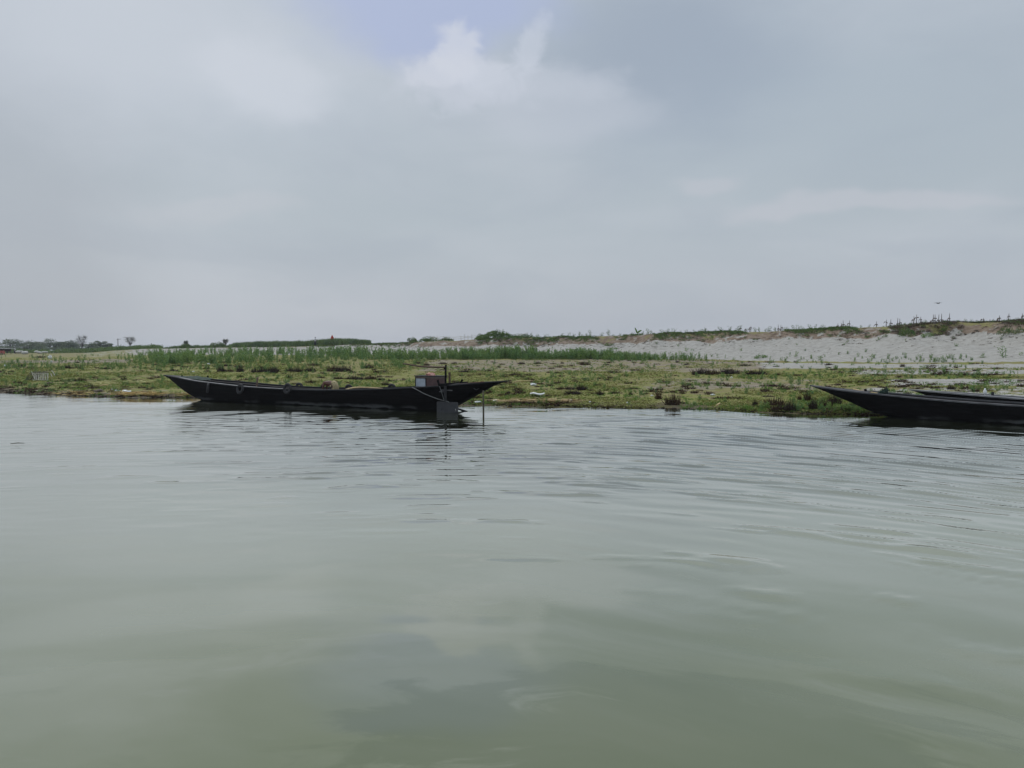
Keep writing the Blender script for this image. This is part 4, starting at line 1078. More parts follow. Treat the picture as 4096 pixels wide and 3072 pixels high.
# scattered lower weeds further left and right
Pp = sample_ground(480, -100, 1700, 1482, 1418, lambda c, r, X, Y: np.clip((fbm(X*.18, Y*.25, 3, 66)-.46)*7, 0, 1))
hs = rng.uniform(.3, .75, len(Pp)); scatter('low_weeds', WT, Pp, hs*1.2, hs, M['leaf'])
Pp = sample_ground(1500, -100, 4300, lambda c: py_s(c)-8, lambda c: py_w(c)-2, lambda c, r, X, Y: np.clip((fbm(X*.3, Y*.3, 3, 166)-.45)*7, .03, 1))
hs = rng.uniform(.12, .34, len(Pp)); scatter('leafy_tufts', WT, Pp, hs*2.0, hs, M['leaf'])
Pp = sample_ground(800, -100, 4300, lambda c: py_s(c)-4, lambda c: py_w(c)-2, lambda c, r, X, Y: np.clip((fbm(X*.25, Y*.35, 3, 186)-.46)*7, .04, 1))
hs = rng.uniform(.25, .8, len(Pp)); scatter('brown_tufts', [clump_tpl(.3, .3, 40, .02) for _ in range(5)], Pp, hs*1.5, hs, M['dead'])
Pp = sample_ground(1500, -100, 4300, lambda c: py_s(c)-1, lambda c: py_s(c)-9)
hs = rng.uniform(.06, .16, len(Pp)); scatter('shore_clods', [clump_tpl(.4, .5, 24, .12) for _ in range(4)], Pp, hs*2.2, hs*.9, M['dead_dark'])
# ---- brushy growth along the lip of the bank
c = rng.uniform(1250, 4400, 5200); Y = d_t(c)+rng.normal(-.6, 1.0, len(c)); X = (c-2048)/F*Y
keep = fbm(X*.30, Y*.1, 3, 44) > .40; X, Y, c = X[keep], Y[keep], c[keep]
Pp = np.stack([X, Y, ground(X, Y)], 1); hs = rng.uniform(.2, .5, len(Pp))
k2 = rng.uniform(0, 1, len(Pp)) < np.interp(c, [1250, 2600, 3400, 3600, 4400], [.6, .85, .8, .25, .2])
scatter('bank_scrub', [bush_tpl(.5, .4, .5, 60, .12) for _ in range(4)], Pp[k2], hs[k2]*1.8, hs[k2]*1.1, M['leaf_dark'])
scatter('dry_scrub', [clump_tpl(.4, .35, 30, .02) for _ in range(4)], Pp[~k2], hs[~k2]*2.2, hs[~k2]*1.7, M['wither'])
# tufts and roots hanging on the eroded face
c = rng.uniform(1300, 4400, 1500); u = rng.uniform(0, 1, len(c))**1.2; Y = d_t(c)-u*(d_t(c)-d_b(c)+2.5); X = (c-2048)/F*Y
keep = fbm(X*.4, Y*.2, 3, 48) > .52; X, Y = X[keep], Y[keep]; Pp = np.stack([X, Y, ground(X, Y)], 1); hs = rng.uniform(.15, .45, len(Pp))
scatter('hanging_roots', [clump_tpl(.4, .3, 26, .02) for _ in range(4)], Pp, hs*2, hs, M['wither'])
# clods of fallen earth on the sand
cm_ = []
for _ in range(4):
    q_ = []
    for f in ((-1, 0, 0), (1, 0, 0), (0, -1, 0), (0, 1, 0), (0, 0, 1)):
        n_ = np.array(f, float); a_ = np.cross(n_, [0, 0, 1.]) if abs(n_[2]) < .5 else np.array([1., 0, 0]); b_ = np.cross(n_, a_)
        q_.append([n_*.5+a_*s1_*.42+b_*s2_*.42+rng.normal(0, .07, 3) for s1_, s2_ in ((-1, -1), (1, -1), (1, 1), (-1, 1))])
    cm_.append(np.array(q_)*np.array([1.2, .8, .6]))
c = rng.uniform(1500, 4400, 650); u = rng.uniform(0, 1, len(c))**2.6; Y = d_b(c)+1-u*(d_b(c)-d_w(c)); X = (c-2048)/F*Y
Pp = np.stack([X, Y, ground(X, Y)], 1); hs = rng.uniform(.05, .19, len(Pp))*(1-.6*u)
scatter('earth_clods', cm_, Pp, hs*1.6, hs, M['clod'])
# ---- crop strips behind the lip (left half)
for (c0, c1, n_, hh, lb) in ((905, 1480, 2600, 1.15, None), (650, 905, 500, .7, None)):
    c = rng.uniform(c0, c1, n_); Y = d_t(c)+rng.uniform(.3, 7, n_); X = (c-2048)/F*Y
    ed = np.interp(c, [c0, c0+40, c1-60, c1], [.4, 1, 1, .75]); Pp = np.stack([X, Y, ground(X, Y)], 1)
    sc = rng.uniform(.55, 1.1, n_)*hh*ed*(.75+.5*fbm(X*.3, Y*.3, 2, 8)); scatter('crop_field', [grass_tpl(1, 22, .3, .06) for _ in range(5)], Pp, sc*1.1, sc, M['leaf_blue'])
c = rng.uniform(-400, 600, 2200); Y = rng.uniform(285, 345, 2200); X = (c-2048)/F*Y
Pp = np.stack([X, Y, ground(X, Y)], 1); sc = rng.uniform(.8, 1.6, len(Pp))*np.interp(c, [-400, 250, 430, 600], [1.3, 1.3, 1.0, .6]); scatter('grove_undergrowth', [bush_tpl(1.6, 1.2, 1.7, 90, .5) for _ in range(5)], Pp, sc*1.1, sc*.62, M['leaf_tree'])
# low distant growth on the far left flat
c = rng.uniform(-300, 640, 1500); Y = rng.uniform(200, 300, 1500); X = (c-2048)/F*Y; keep = fbm(X*.05, Y*.05, 3, 13) > .45; X, Y = X[keep], Y[keep]
Pp = np.stack([X, Y, ground(X, Y)], 1); sc = rng.uniform(.7, 1.9, len(Pp)); scatter('distant_scrub', [bush_tpl(1, .8, 1, 70, .22) for _ in range(4)], Pp, sc*1.3, sc*.75, M['leaf_dark'])

# ------------------------------------------------------------------ individual plants
WORDS = ['first', 'second', 'third', 'fourth', 'fifth', 'sixth', 'seventh', 'eighth', 'ninth', 'tenth', 'eleventh', 'twelfth', 'thirteenth', 'fourteenth', 'fifteenth', 'sixteenth', 'seventeenth', 'eighteenth', 'nineteenth', 'twentieth']
def ordl(i, n):
    if n == 1: return 'single'
    if i == 0: return 'leftmost'
    if i == n-1: return 'rightmost'
    return WORDS[i] if i < 20 else 'twenty-'+WORDS[i-20]
def place_set(items, name, cat, zones, what, group, meshes, base_w, base_h, depth_fn=None, bst=1.0):
    """items (px, py, w, h) in picture pixels ; zones list of (test, phrase)"""
    byz = {}
    for it in items:
        for k, (tst, phr) in enumerate(zones):
            if tst(it[0], it[1]): byz.setdefault(k, []).append(it); break
    for k, its in byz.items():
        its.sort(key=lambda a: a[0]); n_ = len(its)
        for i, it in enumerate(its):
            p = on_ground(it[0], it[1]) if depth_fn is None else depth_fn(it[0])
            wm_, hm_ = it[2]*p.y/F, it[3]*p.y/F
            if cat == 'shrub' and it[1] > 1590: wm_ *= 1.15; hm_ *= 1.3
            me = meshes[rng.integers(len(meshes))]; o = bpy.data.objects.new(name, me); C.objects.link(o)
            o.location = (p.x, p.y, p.z-.02); o.rotation_euler = (0, 0, rng.choice([0., math.pi])+rng.uniform(-.3, .3)); o.scale = (wm_*bst/base_w, max(wm_*bst*.7, .2)/base_w, hm_*bst/base_h)
            lead = ordl(i, n_)
            lb = (('the single ' if lead == 'single' else lead+' ')+what+' '+zones[k][1]) if n_ == 1 else f'{lead} {what} {zones[k][1]}'
            tag(o, lb.replace('the single', 'only'), cat, group)
dead = [(92,1466,20,14),(117,1474,22,10),(160,1431,36,10),(262,1475,40,16),(323,1475,18,10),(423,1477,36,10),(310,1452,14,8),(317,1525,50,18),(496,1521,22,16),(541,1528,18,14),
(636,1484,20,9),(663,1487,22,9),(695,1485,34,10),(709,1465,40,8),(888,1488,34,24),(920,1487,22,14),(961,1488,26,28),(904,1465,40,12),(956,1470,28,14),(823,1477,20,12),(1023,1491,40,22),(1091,1492,34,24),(1042,1474,30,14),(961,1510,22,12),(785,1508,26,8),
(1055,1490,40,24),(1095,1488,40,24),(1163,1487,40,18),(1195,1490,26,26),(1239,1487,40,22),(1258,1463,44,12),(1334,1487,56,30),(1377,1487,50,28),(1407,1491,30,10),(1472,1474,40,22),(1504,1492,20,14),(1156,1513,26,16),(1241,1532,36,16),(1287,1513,28,10),(1353,1517,36,14),(1418,1518,70,18),(1485,1520,44,22),(1523,1521,30,14),(1542,1541,32,16),
(1674,1455,22,10),(1703,1463,26,14),(1771,1456,28,10),(1817,1456,18,10),(1858,1490,40,12),(2086,1457,22,12),(1958,1574,26,16),(2002,1585,18,14),(2034,1574,16,14),(2083,1574,36,16),(2023,1503,30,8),(2053,1501,26,12),(1907,1596,36,14),(1958,1601,24,10),
(2152,1456,24,12),(2213,1456,20,6),(2249,1455,12,8),(2338,1460,36,16),(2229,1493,26,8),(2195,1491,16,8),(2461,1492,46,10),(2241,1560,24,18),(2279,1558,34,14),(2293,1577,60,20),(2325,1562,36,26),(2361,1563,20,8),(2401,1583,24,26),(2526,1558,52,10),(2523,1581,16,14),
(2748,1460,18,10),(2710,1451,14,10),(2800,1498,58,28),(2846,1499,50,24),(2912,1498,70,28),(3023,1499,75,22),(3110,1501,22,12),(2635,1598,24,26),(2690,1621,44,42),(3101,1623,64,30),(3115,1648,50,30),(3161,1648,30,44),(3020,1621,16,22),(3072,1589,40,8),(2980,1464,40,10),
(3229,1605,24,34),(3198,1600,14,20),(3251,1638,30,40),(3300,1630,40,30),(3340,1619,38,40),(3316,1461,30,10),(3756,1501,60,18),(3855,1504,46,20),(3910,1501,44,12),(3945,1502,40,12),(3982,1501,60,10),(3804,1558,26,24),(3587,1525,16,8),(3611,1468,20,14)]
dm = [tpl_mesh('dead_shrub', clump_tpl(.5, .5, 150, .024), M['dead'] if i % 2 else M['dead_dark']) for i in range(8)]
A_ = lambda a, b_, c0, c1: (lambda x, y: a <= x < b_ and c0 <= y < c1)
zones = [(A_(0, 200, 0, 1450), 'far back below the distant huts'), (A_(0, 600, 0, 1500), 'on the grass behind the bamboo rack'), (A_(0, 600, 1500, 1700), 'between the bamboo rack and the bow of the long boat'),
 (A_(600, 760, 0, 1600), 'on the grass above the bow tip of the long boat'), (A_(760, 1150, 0, 1480), 'in the back row above the long boat bow'), (A_(760, 1150, 1480, 1500), 'in the front row above the long boat bow'), (A_(760, 1150, 1500, 1700), 'close behind the rim of the long boat bow'),
 (A_(1150, 1560, 0, 1480), 'far behind the bent man, below the tall weeds'), (A_(1150, 1560, 1480, 1500), 'in the thick row above the bent man'), (A_(1150, 1560, 1500, 1700), 'just above the boat rim near the bent man'),
 (A_(1560, 2140, 0, 1470), 'on pale soil behind the tiller'), (A_(1560, 2140, 1470, 1540), 'on the grass behind the boat stern'), (A_(1560, 2140, 1540, 1700), 'near the waterline by the mooring stake'),
 (A_(2140, 2600, 0, 1500), 'at the foot of the tall weeds, right of the boats'), (A_(2140, 2600, 1500, 1700), 'near the white foam slab'),
 (A_(2600, 3150, 0, 1475), 'on pale soil between the dark hummocks and sand slope'), (A_(2600, 3150, 1475, 1550), 'in the row of big dark hummocks mid-bank'), (A_(2600, 3190, 1550, 1700), 'at the waterline left of the right-hand boat'),
 (A_(3190, 3400, 1550, 1700), 'right beside the bow of the right-hand boat'), (A_(3150, 3700, 0, 1550), 'on the flat above the right-hand boat bow'), (A_(3700, 4200, 0, 1530), 'in the dark row at the right edge'), (A_(3400, 4200, 1530, 1700), 'on sand behind the rearmost boat')]
place_set(dead, 'dead_shrub', 'shrub', zones, 'dark dead weed clump', 'dark dead weed clumps on the riverbank', dm, 1.0, .5, bst=1.15)
# green single weeds
gw = [(2658,1436,28,30),(2703,1429,22,20),(2722,1429,30,24),(2826,1434,12,18),(2870,1434,12,22),(2900,1434,9,18),(2848,1464,20,30),(2931,1440,14,12),(3080,1437,8,16),(3159,1429,12,24),(3183,1429,18,26),(2714,1386,14,12),(2741,1405,18,16),(2765,1405,10,12),(3278,1443,30,22),(3287,1462,14,28),(3188,1456,14,20),(3428,1428,14,18),(3487,1428,28,14),(3400,1489,30,20),(3237,1489,20,18),(3595,1453,14,18),(4024,1432,34,52),(3925,1432,36,20),(4084,1423,20,18),(3822,1441,12,12),(4036,1507,22,34),(4003,1540,24,20),
(2335,1397,12,10),(2380,1421,16,20),(2450,1450,26,30),(2475,1448,22,26),(2510,1430,18,20),(2540,1432,16,18),(2570,1452,18,34),(2590,1462,20,28),(2325,1496,10,22),(77,1466,12,20),(235,1466,16,32),(663,1468,40,50),(1150,1466,20,28),(1450,1476,22,26),(1600,1466,26,26),(1640,1530,18,22),(1430,1545,30,32),(1875,1464,22,20),(1805,1475,26,22),(1974,1490,16,18),(2066,1549,22,16),(395,1493,16,16)]
wm = [tpl_mesh('green_weed', weed_tpl(1.0, 60), M['leaf']) for _ in range(5)]
zones = [(A_(0, 500, 0, 1700), 'on the far left flat'), (A_(500, 1560, 0, 1700), 'on the bank behind the long boat'), (A_(1560, 2200, 0, 1700), 'behind the stern of the long boat'), (A_(2200, 2620, 0, 1445), 'at the right end of the tall weed band'), (A_(2200, 2620, 1445, 1700), 'in front of the tall weed band'),
 (A_(2620, 2800, 0, 1410), 'growing on the bare sand slope'), (A_(2620, 3120, 0, 1700), 'at the foot of the sand slope, mid-right'), (A_(3120, 3360, 0, 1700), 'on the flat above the right-hand bow tip'), (A_(3360, 3700, 0, 1700), 'on the flat above the right-hand boat'), (A_(3700, 4200, 0, 1700), 'near the right edge of the picture')]
place_set(gw, 'green_weed', 'weed', zones, 'upright green weed', 'single green weeds on the bank', wm, .42, 1.0)
# bushes on the bank
bm2 = [tpl_mesh('green_bush', bush_tpl(.5, .4, .5, 420, .07), M['leaf_dark'] if i < 3 else M['leaf_bright']) for i in range(5)]
bush = [((3626,1347,62,44), 'round green bush high on the bank, left of three bushes there', 0), ((3710,1349,52,20), 'low bright green bush below the withered banana stems on the bank face', 4), ((3784,1329,32,18), 'small dark green bush on the earth face, right of the low bright one', 1), ((4020,1346,66,34), 'wide green bush on the bank face near the right edge', 2), ((4080,1336,44,30), 'green bush on the bank face cut by the right edge', 0),
 ((3045,1434,56,20), 'bright green leafy bush at the foot of the sand slope', 3), ((2455,1397,36,12), 'flat green tussock lowest on the sand below the lip', 3), ((2440,1385,44,16), 'green tussock hanging on the bank above the flat tussock', 1), ((3540,1350,26,12), 'low green tuft on the earth face above the sand, middle right', 2), ((3475,1351,30,14), 'low dull green tuft left of the round bank bush', 1),
 ((2985,1353,20,8), 'tiny dark green tuft on the bank face, left of centre right', 1), ((3020,1362,22,10), 'small dark green tuft at the top edge of the sand slope', 0)]
for it, lb, mi in bush:
    p = on_ground(it[0], it[1]); o = bpy.data.objects.new('green_bush', bm2[mi]); C.objects.link(o); o.location = (p.x, p.y, p.z-.1)
    s_ = it[2]*p.y/F; o.scale = (s_, s_*.8, it[3]*p.y/F/.45); tag(o, lb, 'bush', 'green bushes on the bank')
# ridge shrubs and mounds on the skyline
def ridge_bush(px, w, h, lb, mi, name='skyline_shrub', back=1.2, dn=1.0):
    p = ridge_point(px, .6); Yb = p.y+back; X = (px-2048)/F*Yb; o = bpy.data.objects.new(name, bm3[mi]); C.objects.link(o); o.location = (X, Yb, p.z-.25)
    o.scale = (w*1.35*Yb/F, w*.6*Yb/F, (h*Yb/F+.25)/.48); tag(o, lb, 'shrub', 'shrubs on the skyline')
bm3 = [tpl_mesh('skyline_shrub', bush_tpl(.5, .4, .5, 1700, .05), M['leaf_dark']) for _ in range(4)]
for a in ((1648, 36, 24, 'small round shrub alone on the skyline above the tiller', 0), (1725, 90, 20, 'long low green mound on the skyline left of the bamboo rail fence', 1), (1790, 60, 14, 'low tapering green mound on the skyline behind the bamboo rail fence', 3), (1932, 46, 26, 'dark bushy shrub at the left end of the big green mound', 2),
          (1995, 130, 30, 'big green mound of growth on the skyline above the stern tip', 3), (2090, 110, 16, 'low right-hand tail of the big green mound on the skyline', 1), (745, 40, 22, 'grey-green skyline shrub left of the long crop strip, smaller one', 2), (870, 56, 26, 'dark green skyline shrub just left of the long crop strip', 0), (700, 30, 8, 'very low skyline tuft between two shrubs on the left', 1)):
    ridge_bush(*a)
# small leafy plants along the skyline
sk = [(2186,14,12),(2150,18,12),(2240,16,14),(2278,10,16),(2293,8,12),(2300,6,10),(2318,12,20),(2330,10,8),(2345,14,12),(2361,12,24),(2405,14,12),(2433,16,22),(2480,12,8),(2530,18,10),(2570,14,14),(2592,16,20),(2603,12,12),(2650,20,14),(2668,14,16),(2692,14,18),(2720,12,10),(2745,12,12),(2775,10,10),(2800,20,12),(2820,18,18),(2850,12,8),(2868,10,10),(2890,20,20),(2918,20,22),(2942,22,26),(2975,14,12),(3020,16,14),(3034,12,18),(3060,12,10),(3072,18,18),(3098,14,14),(3130,16,14),(3150,12,10),(3172,14,20),(3188,14,22),(3215,14,16),(3245,16,22),(3258,12,20),(3275,16,18),(3296,10,12),(3325,14,8),(3440,12,8),(2108,12,16),(2125,14,18),(2060,10,8),(3470,8,10),(3610,8,10),(3690,12,14),(3700,10,14),(3860,12,12),(3880,14,14),(3905,12,10),(3965,10,12),(4060,14,12)]
skm = [tpl_mesh('skyline_plant', weed_tpl(1.0, 40, .2)*np.array([3.8, 3.8, 1]), M['leaf_dark']) for _ in range(5)]
zones = [(A_(0, 2260, 0, 9999), 'on the skyline right of the green mound'), (A_(2260, 2500, 0, 9999), 'on the skyline left of the banana plant'), (A_(2500, 2760, 0, 9999), 'on the skyline by and right of the banana plant'), (A_(2760, 3000, 0, 9999), 'on the skyline above the smooth sand slope'), (A_(3000, 3320, 0, 9999), 'on the skyline between the two groups of withered stems'), (A_(3320, 5000, 0, 9999), 'on the skyline among the withered banana stems')]
place_set([(a, 0, b_, c_+4) for a, b_, c_ in sk], 'skyline_plant', 'plant', zones, 'small leafy plant', 'small leafy plants on the skyline', skm, .9, 1.0, depth_fn=lambda px: ridge_point(px, .6))
# banana plant
p = ridge_point(2548, .8); br = empty('banana_plant', (p.x, p.y, p.z-.1)); tag(br, 'small banana plant with two broad upright leaves on the skyline', 'plant'); k = p.y/F
MB().tube([(0, 0, 0), (.0, 0, .5*14*k*2), (-.02, 0, 16*k)], [.07, .06, .03], 7).build('stem', M['leaf_bright'], br, True)
def bleaf(dx, dz, w_):
    m_ = MB(); rows_ = []
    for i in range(7):
        f = i/6; c0 = Vector((dx*k*f, 0, 10*k+dz*k*f-abs(dx)*k*.35*f*f)); wd = w_*k*math.sin(math.pi*min(1, .12+f*.88))**.6
        d = Vector((-dz, 0, dx)).normalized(); rows_.append([c0-d*wd, c0+Vector((0, .05, 0)), c0+d*wd])
    m_.grid(rows_); m_.build('leaf', M['leaf_bright'], br, True)
bleaf(-10, 26, 3); bleaf(18, 18, 3.5); bleaf(6, 9, 2.5); bleaf(-6, 8, 2)
# withered banana stems on the skyline
ws = [(2958,25),(2981,14),(2995,18),(3001,24),(3111,26),(3120,24),(3126,18),(3348,20),(3362,20),(3370,31),(3379,12),(3393,31),(3502,24),(3541,29),(3560,29),(3586,33),(3595,30),(3651,35),(3662,41),(3676,31),(3683,22),(3715,14),(3728,36),(3736,36),(3749,34),(3762,36),(3782,14),(3792,37),(3927,20),(3953,14),(3985,18),(3993,28),(4029,34),(4068,14),(4084,31),(4091,28)]
zones_w = [(2900, 3050, 'in the left group, above the smooth sand slope'), (3050, 3200, 'in the small middle group on the skyline'), (3300, 3450, 'on the skyline above the bow tip of the right boat'), (3450, 3620, 'on the skyline left of the round bank bush'), (3620, 3700, 'on the skyline directly above the round bank bush'), (3700, 3850, 'in the densest skyline group right of the round bush'), (3850, 4200, 'on the skyline near the right edge')]
for z0, z1, ph in zones_w:
    its = [a for a in ws if z0 <= a[0] < z1]
    for i, (px, hp) in enumerate(its):
        p = ridge_point(px, .5); k = p.y/F; hh = (hp+5)*k*1.0
        rt = empty('withered_banana', (p.x, p.y, p.z-.15)); tag(rt, f'{ordl(i, len(its))} withered stem {ph}', 'banana plant', 'withered banana stems on the skyline')
        ln = rng.normal(0, .03)
        MB().tube([(0, 0, 0), (ln*.5, 0, hh*.5), (ln, 0, hh)], [.04, .032, .018], 6).build('stem', M['bark'], rt, True)
        lm = MB(); nl = 3+int(rng.integers(0, 3)); hc = hh*rng.uniform(.32, .68)
        for j in range(nl):
            s_ = (-1)**j; Lw = rng.uniform(.14, .32)*(hp/30)**.4; dr = rng.uniform(.15, .75); rows_ = []
            yy = rng.uniform(-.6, .6)
            for f in np.linspace(0, 1, 5):
                c0 = Vector((s_*Lw*f, yy*Lw*f, hc+.14*math.sin(f*2.6)-dr*f*f*.8)); wd = .045*math.sin(math.pi*(.1+.85*f))
                rows_.append([c0+Vector((0, 0, -wd)), c0+Vector((0, .03, wd))])
            lm.grid(rows_)
        lm.build('leaf', M['wither'], rt)
# bamboo rail fence on the skyline
f0, f1 = ridge_point(1728, .2), ridge_point(1912, .2); fr = empty('bamboo_fence', tuple(f0)); tag(fr, 'thin bamboo rail fence on the skyline between the green mounds', 'fence')
pts_ = [ridge_point(px, .2)-f0 for px in (1728, 1750, 1775, 1815, 1845, 1860, 1872, 1888, 1905)]
for a in pts_: MB().bar(a+Vector((0, 0, -.2)), a+Vector((rng.normal(0, .04), 0, rng.uniform(.4, .95))), .05).build('post', M['bamboo_grey'], fr)
for hh in (.28, .55):
    MB().tube([a+Vector((0, -.04, hh+rng.normal(0, .04))) for a in pts_], .028, 5).build('rail', M['bamboo_grey'], fr)
g0_ = ridge_point(2065, .3); g1_ = ridge_point(2112, .3)
o = MB().tube([(0, 0, .3), (g1_-g0_)*.5+Vector((0, 0, .5)), (g1_-g0_)+Vector((0, 0, .75))], .035, 5).build('bamboo_pole', M['bamboo_grey'], None, True, g0_); tag(o, 'slanting thin pole on the skyline at the right end of the green mound', 'pole')

# ------------------------------------------------------------------ far left : trees, huts, goods
def tree(px, py_top, w_, D, label, kind, mat='leaf_tree', lean=0, group='trees in the far left grove'):
    X = (px-2048)/F*D; zg = gz_(X, D); k = D/F; zt = float(zpy(py_top-4, D)); h = zt-zg; W = w_*k
    rt = empty('tree', (X, D, zg)); tag(rt, label, 'tree', group)
    tr = MB(); tr.tube([(0, 0, -.2), (lean*.3, 0, h*.3), (lean, 0, h*.55)], [.22, .16, .10], 7)
    tips = []
    for j in range(9 if kind != 'bare' else 30):
        a = rng.uniform(0, 2*np.pi); r_ = W*.5*rng.uniform(.45, .95); z_ = h*rng.uniform(.6, .95)
        b_ = (lean*.3, 0, h*rng.uniform(.25, .5)); e = (lean+math.cos(a)*r_, math.sin(a)*r_*.7, z_)
        mid_ = tuple((b_[i]+e[i])/2+(.15*h if i == 2 and kind != 'bare' else 0) for i in range(3)); tr.tube([b_, mid_, e], [.09, .05, .02] if kind != 'bare' else [.05, .03, .015], 5); tips.append(e)
    tr.build('trunk', M['bark_grey' if kind == 'bare' else 'bark'], rt, True)
    t = Tpl()
    if kind == 'bare':
        tw = MB()
        for e in tips:
            for _ in range(6): d = rng.normal(0, .10*h, 3); tw.tube([e, (e[0]+d[0], e[1]+d[1], e[2]+abs(d[2])*.9)], [.03, .012], 4)
        tw.build('twigs', M['bark_grey'], rt)
        for e in tips:
            for _ in range(10): t.leaf(np.array(e)+rng.normal(0, .05*h, 3), rng.normal(size=3), .22, .10)
    else:
        n_l = 2600 if kind == 'dense' else 1500
        lay_ = []
        for j in range(26 if kind == 'dense' else 20):
            a = rng.uniform(0, 2*np.pi); r_ = W*.5*rng.uniform(0, 1)**.5
            zz = h*(rng.uniform(.12, .95) if kind == 'dense' else rng.uniform(.35, .97))*(1-.25*(r_/(W*.5))**2)
            lay_.append((lean+math.cos(a)*r_, math.sin(a)*r_*.7, zz, rng.uniform(.12, .24)*W))
        for i in range(n_l):
            cx, cy, cz, cr = lay_[rng.integers(len(lay_))]; v = rng.normal(size=3); v /= np.linalg.norm(v); v *= cr*rng.uniform(.3, 1)**.5
            v[2] *= .30 if kind == 'layer' else .55
            t.leaf(np.array([cx, cy, min(h*1.0, cz+v[2])])+v*np.array([1, 1, 0]), rng.normal(size=3)*np.array([1, 1, .4]), rng.uniform(.3, .6), rng.uniform(.2, .38))
    q_ = t.arr(); me = tpl_mesh('crown', q_, M[mat]); o = bpy.data.objects.new('crown', me); C.objects.link(o); o.parent = rt
for a in ((-30, 1365, 110, 300, 'broad dense tree at the left edge of the picture behind the huts', 'dense'),
          (45, 1354, 90, 310, 'tallest dark layered tree above the hut roofs at far left', 'layer'),
          (95, 1356, 80, 330, 'wide layered tree right of the tallest one at far left', 'layer'),
          (130, 1375, 90, 290, 'low dark rounded tree behind the pale sandbags', 'dense'),
          (160, 1368, 70, 340, 'sparse see-through tree left of the blue and white boat', 'layer'),
          (200, 1360, 90, 330, 'sparse flat-topped tree above the blue and white boat', 'layer'),
          (245, 1372, 60, 310, 'dense dark tree just right of the blue and white boat', 'dense'),
          (290, 1366, 80, 300, 'bright green bushy tree left of the bare feathery tree', 'dense'),
          (365, 1374, 60, 310, 'low rounded tree right of the bare feathery tree', 'dense'),
          (400, 1362, 50, 320, 'leaning layered tree left of the power pole', 'layer'),
          (432, 1370, 34, 320, 'thin layered tree nearest the power pole on its left', 'layer'),
          (330, 1348, 44, 290, 'grey feathery half-bare tree rising above the grove', 'bare'),
          (522, 1352, 44, 250, 'grey half-bare tree standing right of the power pole', 'bare'),
          (905, 1362, 24, 190, 'small grey leafless tree in the gap left of the crop strip', 'bare'),
          (745, 1368, 16, 185, 'tiny grey leafless sapling above the low skyline shrub', 'bare')):
    tree(*a, group='trees in the far left grove' if a[0] < 500 else None)
# power pole
D = 260.; X = (474-2048)/F*D; zg = gz_(X, D); h = float(zpy(1354, D))-zg
pp = empty('power_pole', (X, D, zg)); tag(pp, 'slim power pole with a short crossarm on the far left skyline', 'pole')
MB().tube([(0, 0, -.3), (0, 0, h)], [.16, .11], 8).build('pole', M['bark'], pp, True); MB().bar((-.5, 0, h-.35), (1.1, 0, h-.2), .12, .1).build('crossarm', M['bark'], pp)
for xx in (-.4, .3, 1.0): MB().tube([(xx, 0, h-.3), (xx, 0, h-.02)], [.06, .05], 6).build('insulator', M['litter'], pp)
# hedge-like low ridge shrubs between 430 and 640
for (px, w_, h_, lb) in ((450, 70, 20, 'dark low hedge bush under the power pole'), (520, 70, 18, 'dark low hedge bush under the half-bare tree right of the pole'), (590, 90, 16, 'dark low hedge bush right of the half-bare tree, tapering to the sand')):
    D = 235.; X = (px-2048)/F*D; o = bpy.data.objects.new('hedge_bush', bm3[px % 4]); C.objects.link(o); zg = gz_(X, D)
    o.location = (X, D, zg-.3); o.scale = (w_*D/F*1.2, w_*D/F*.6, (float(zpy(1402-h_+4, D))-zg+.3)/.48); tag(o, lb, 'shrub', 'low hedge bushes on the far left')
# open hut with two flat roofs
D = 200.; k = D/F
def atd(px, py): return Vector(((px-2048)/F*D, D, float(zpy(py, D))))
p = atd(8, 1416); zg = gz_(p.x, p.y); hut = empty('open_hut', (p.x, p.y, zg)); tag(hut, 'open-sided hut with a long flat roof at the left edge of the picture', 'hut')
hz_ = float(zpy(1393.5, D))-zg
MB().box((-.3, 0, hz_), (5.2, 3.2, .14), Matrix.Rotation(R(1.5), 3, 'Y')).build('roof', M['tin'], hut)
for xx in (-2.4, -.5, 1.6):
    for yy in (-1.3, 1.3): MB().tube([(xx, yy, -.1), (xx, yy, hz_)], .06, 6).build('post', M['bark'], hut)
MB().box((-.6, 1.35, hz_*.72), (4.2, .06, hz_*.5)).build('back_wall', M['tin_dark'], hut)
p2 = atd(-4, 1400); h2 = empty('open_hut', (p2.x-.3, D+9, gz_(p2.x, D+9))); tag(h2, 'second hut roof, higher and cut by the left edge, behind the open hut', 'hut')
hb_ = float(zpy(1388, D+9))-h2.location.z; MB().box((0, 0, hb_), (3.4, 3, .15)).build('roof', M['tin'], h2)
for xx in (-1.5, 1.4): MB().tube([(xx, 0, -.1), (xx, 0, hb_)], .06, 6).build('post', M['bark'], h2)
# red drum / cart under the hut
D = 195.; p = atd(5, 1416); zg = gz_(p.x, p.y)
rc = empty('red_cart', (p.x, p.y, zg)); tag(rc, 'faded red loaded cart parked in front of the open hut', 'cart')
MB().box((0, 0, .68), (1.7, 1.0, .75), None, .9).build('body', simple('faded_red', (.34, .08, .06), (.25, .06, .05), 3, .7), rc, bevel=.06)
for xx in (-.6, .6):
    wl = MB(); rows_ = []
    for i in range(13):
        a = 2*math.pi*i/12; rows_.append([(xx+math.cos(a)*r_, -.56+y_, .27+math.sin(a)*r_) for r_, y_ in ((.20, -.05), (.28, -.05), (.28, .05), (.20, .05))])
    wl.grid(rows_, True); wl.build('wheel', M['tyre'], rc)
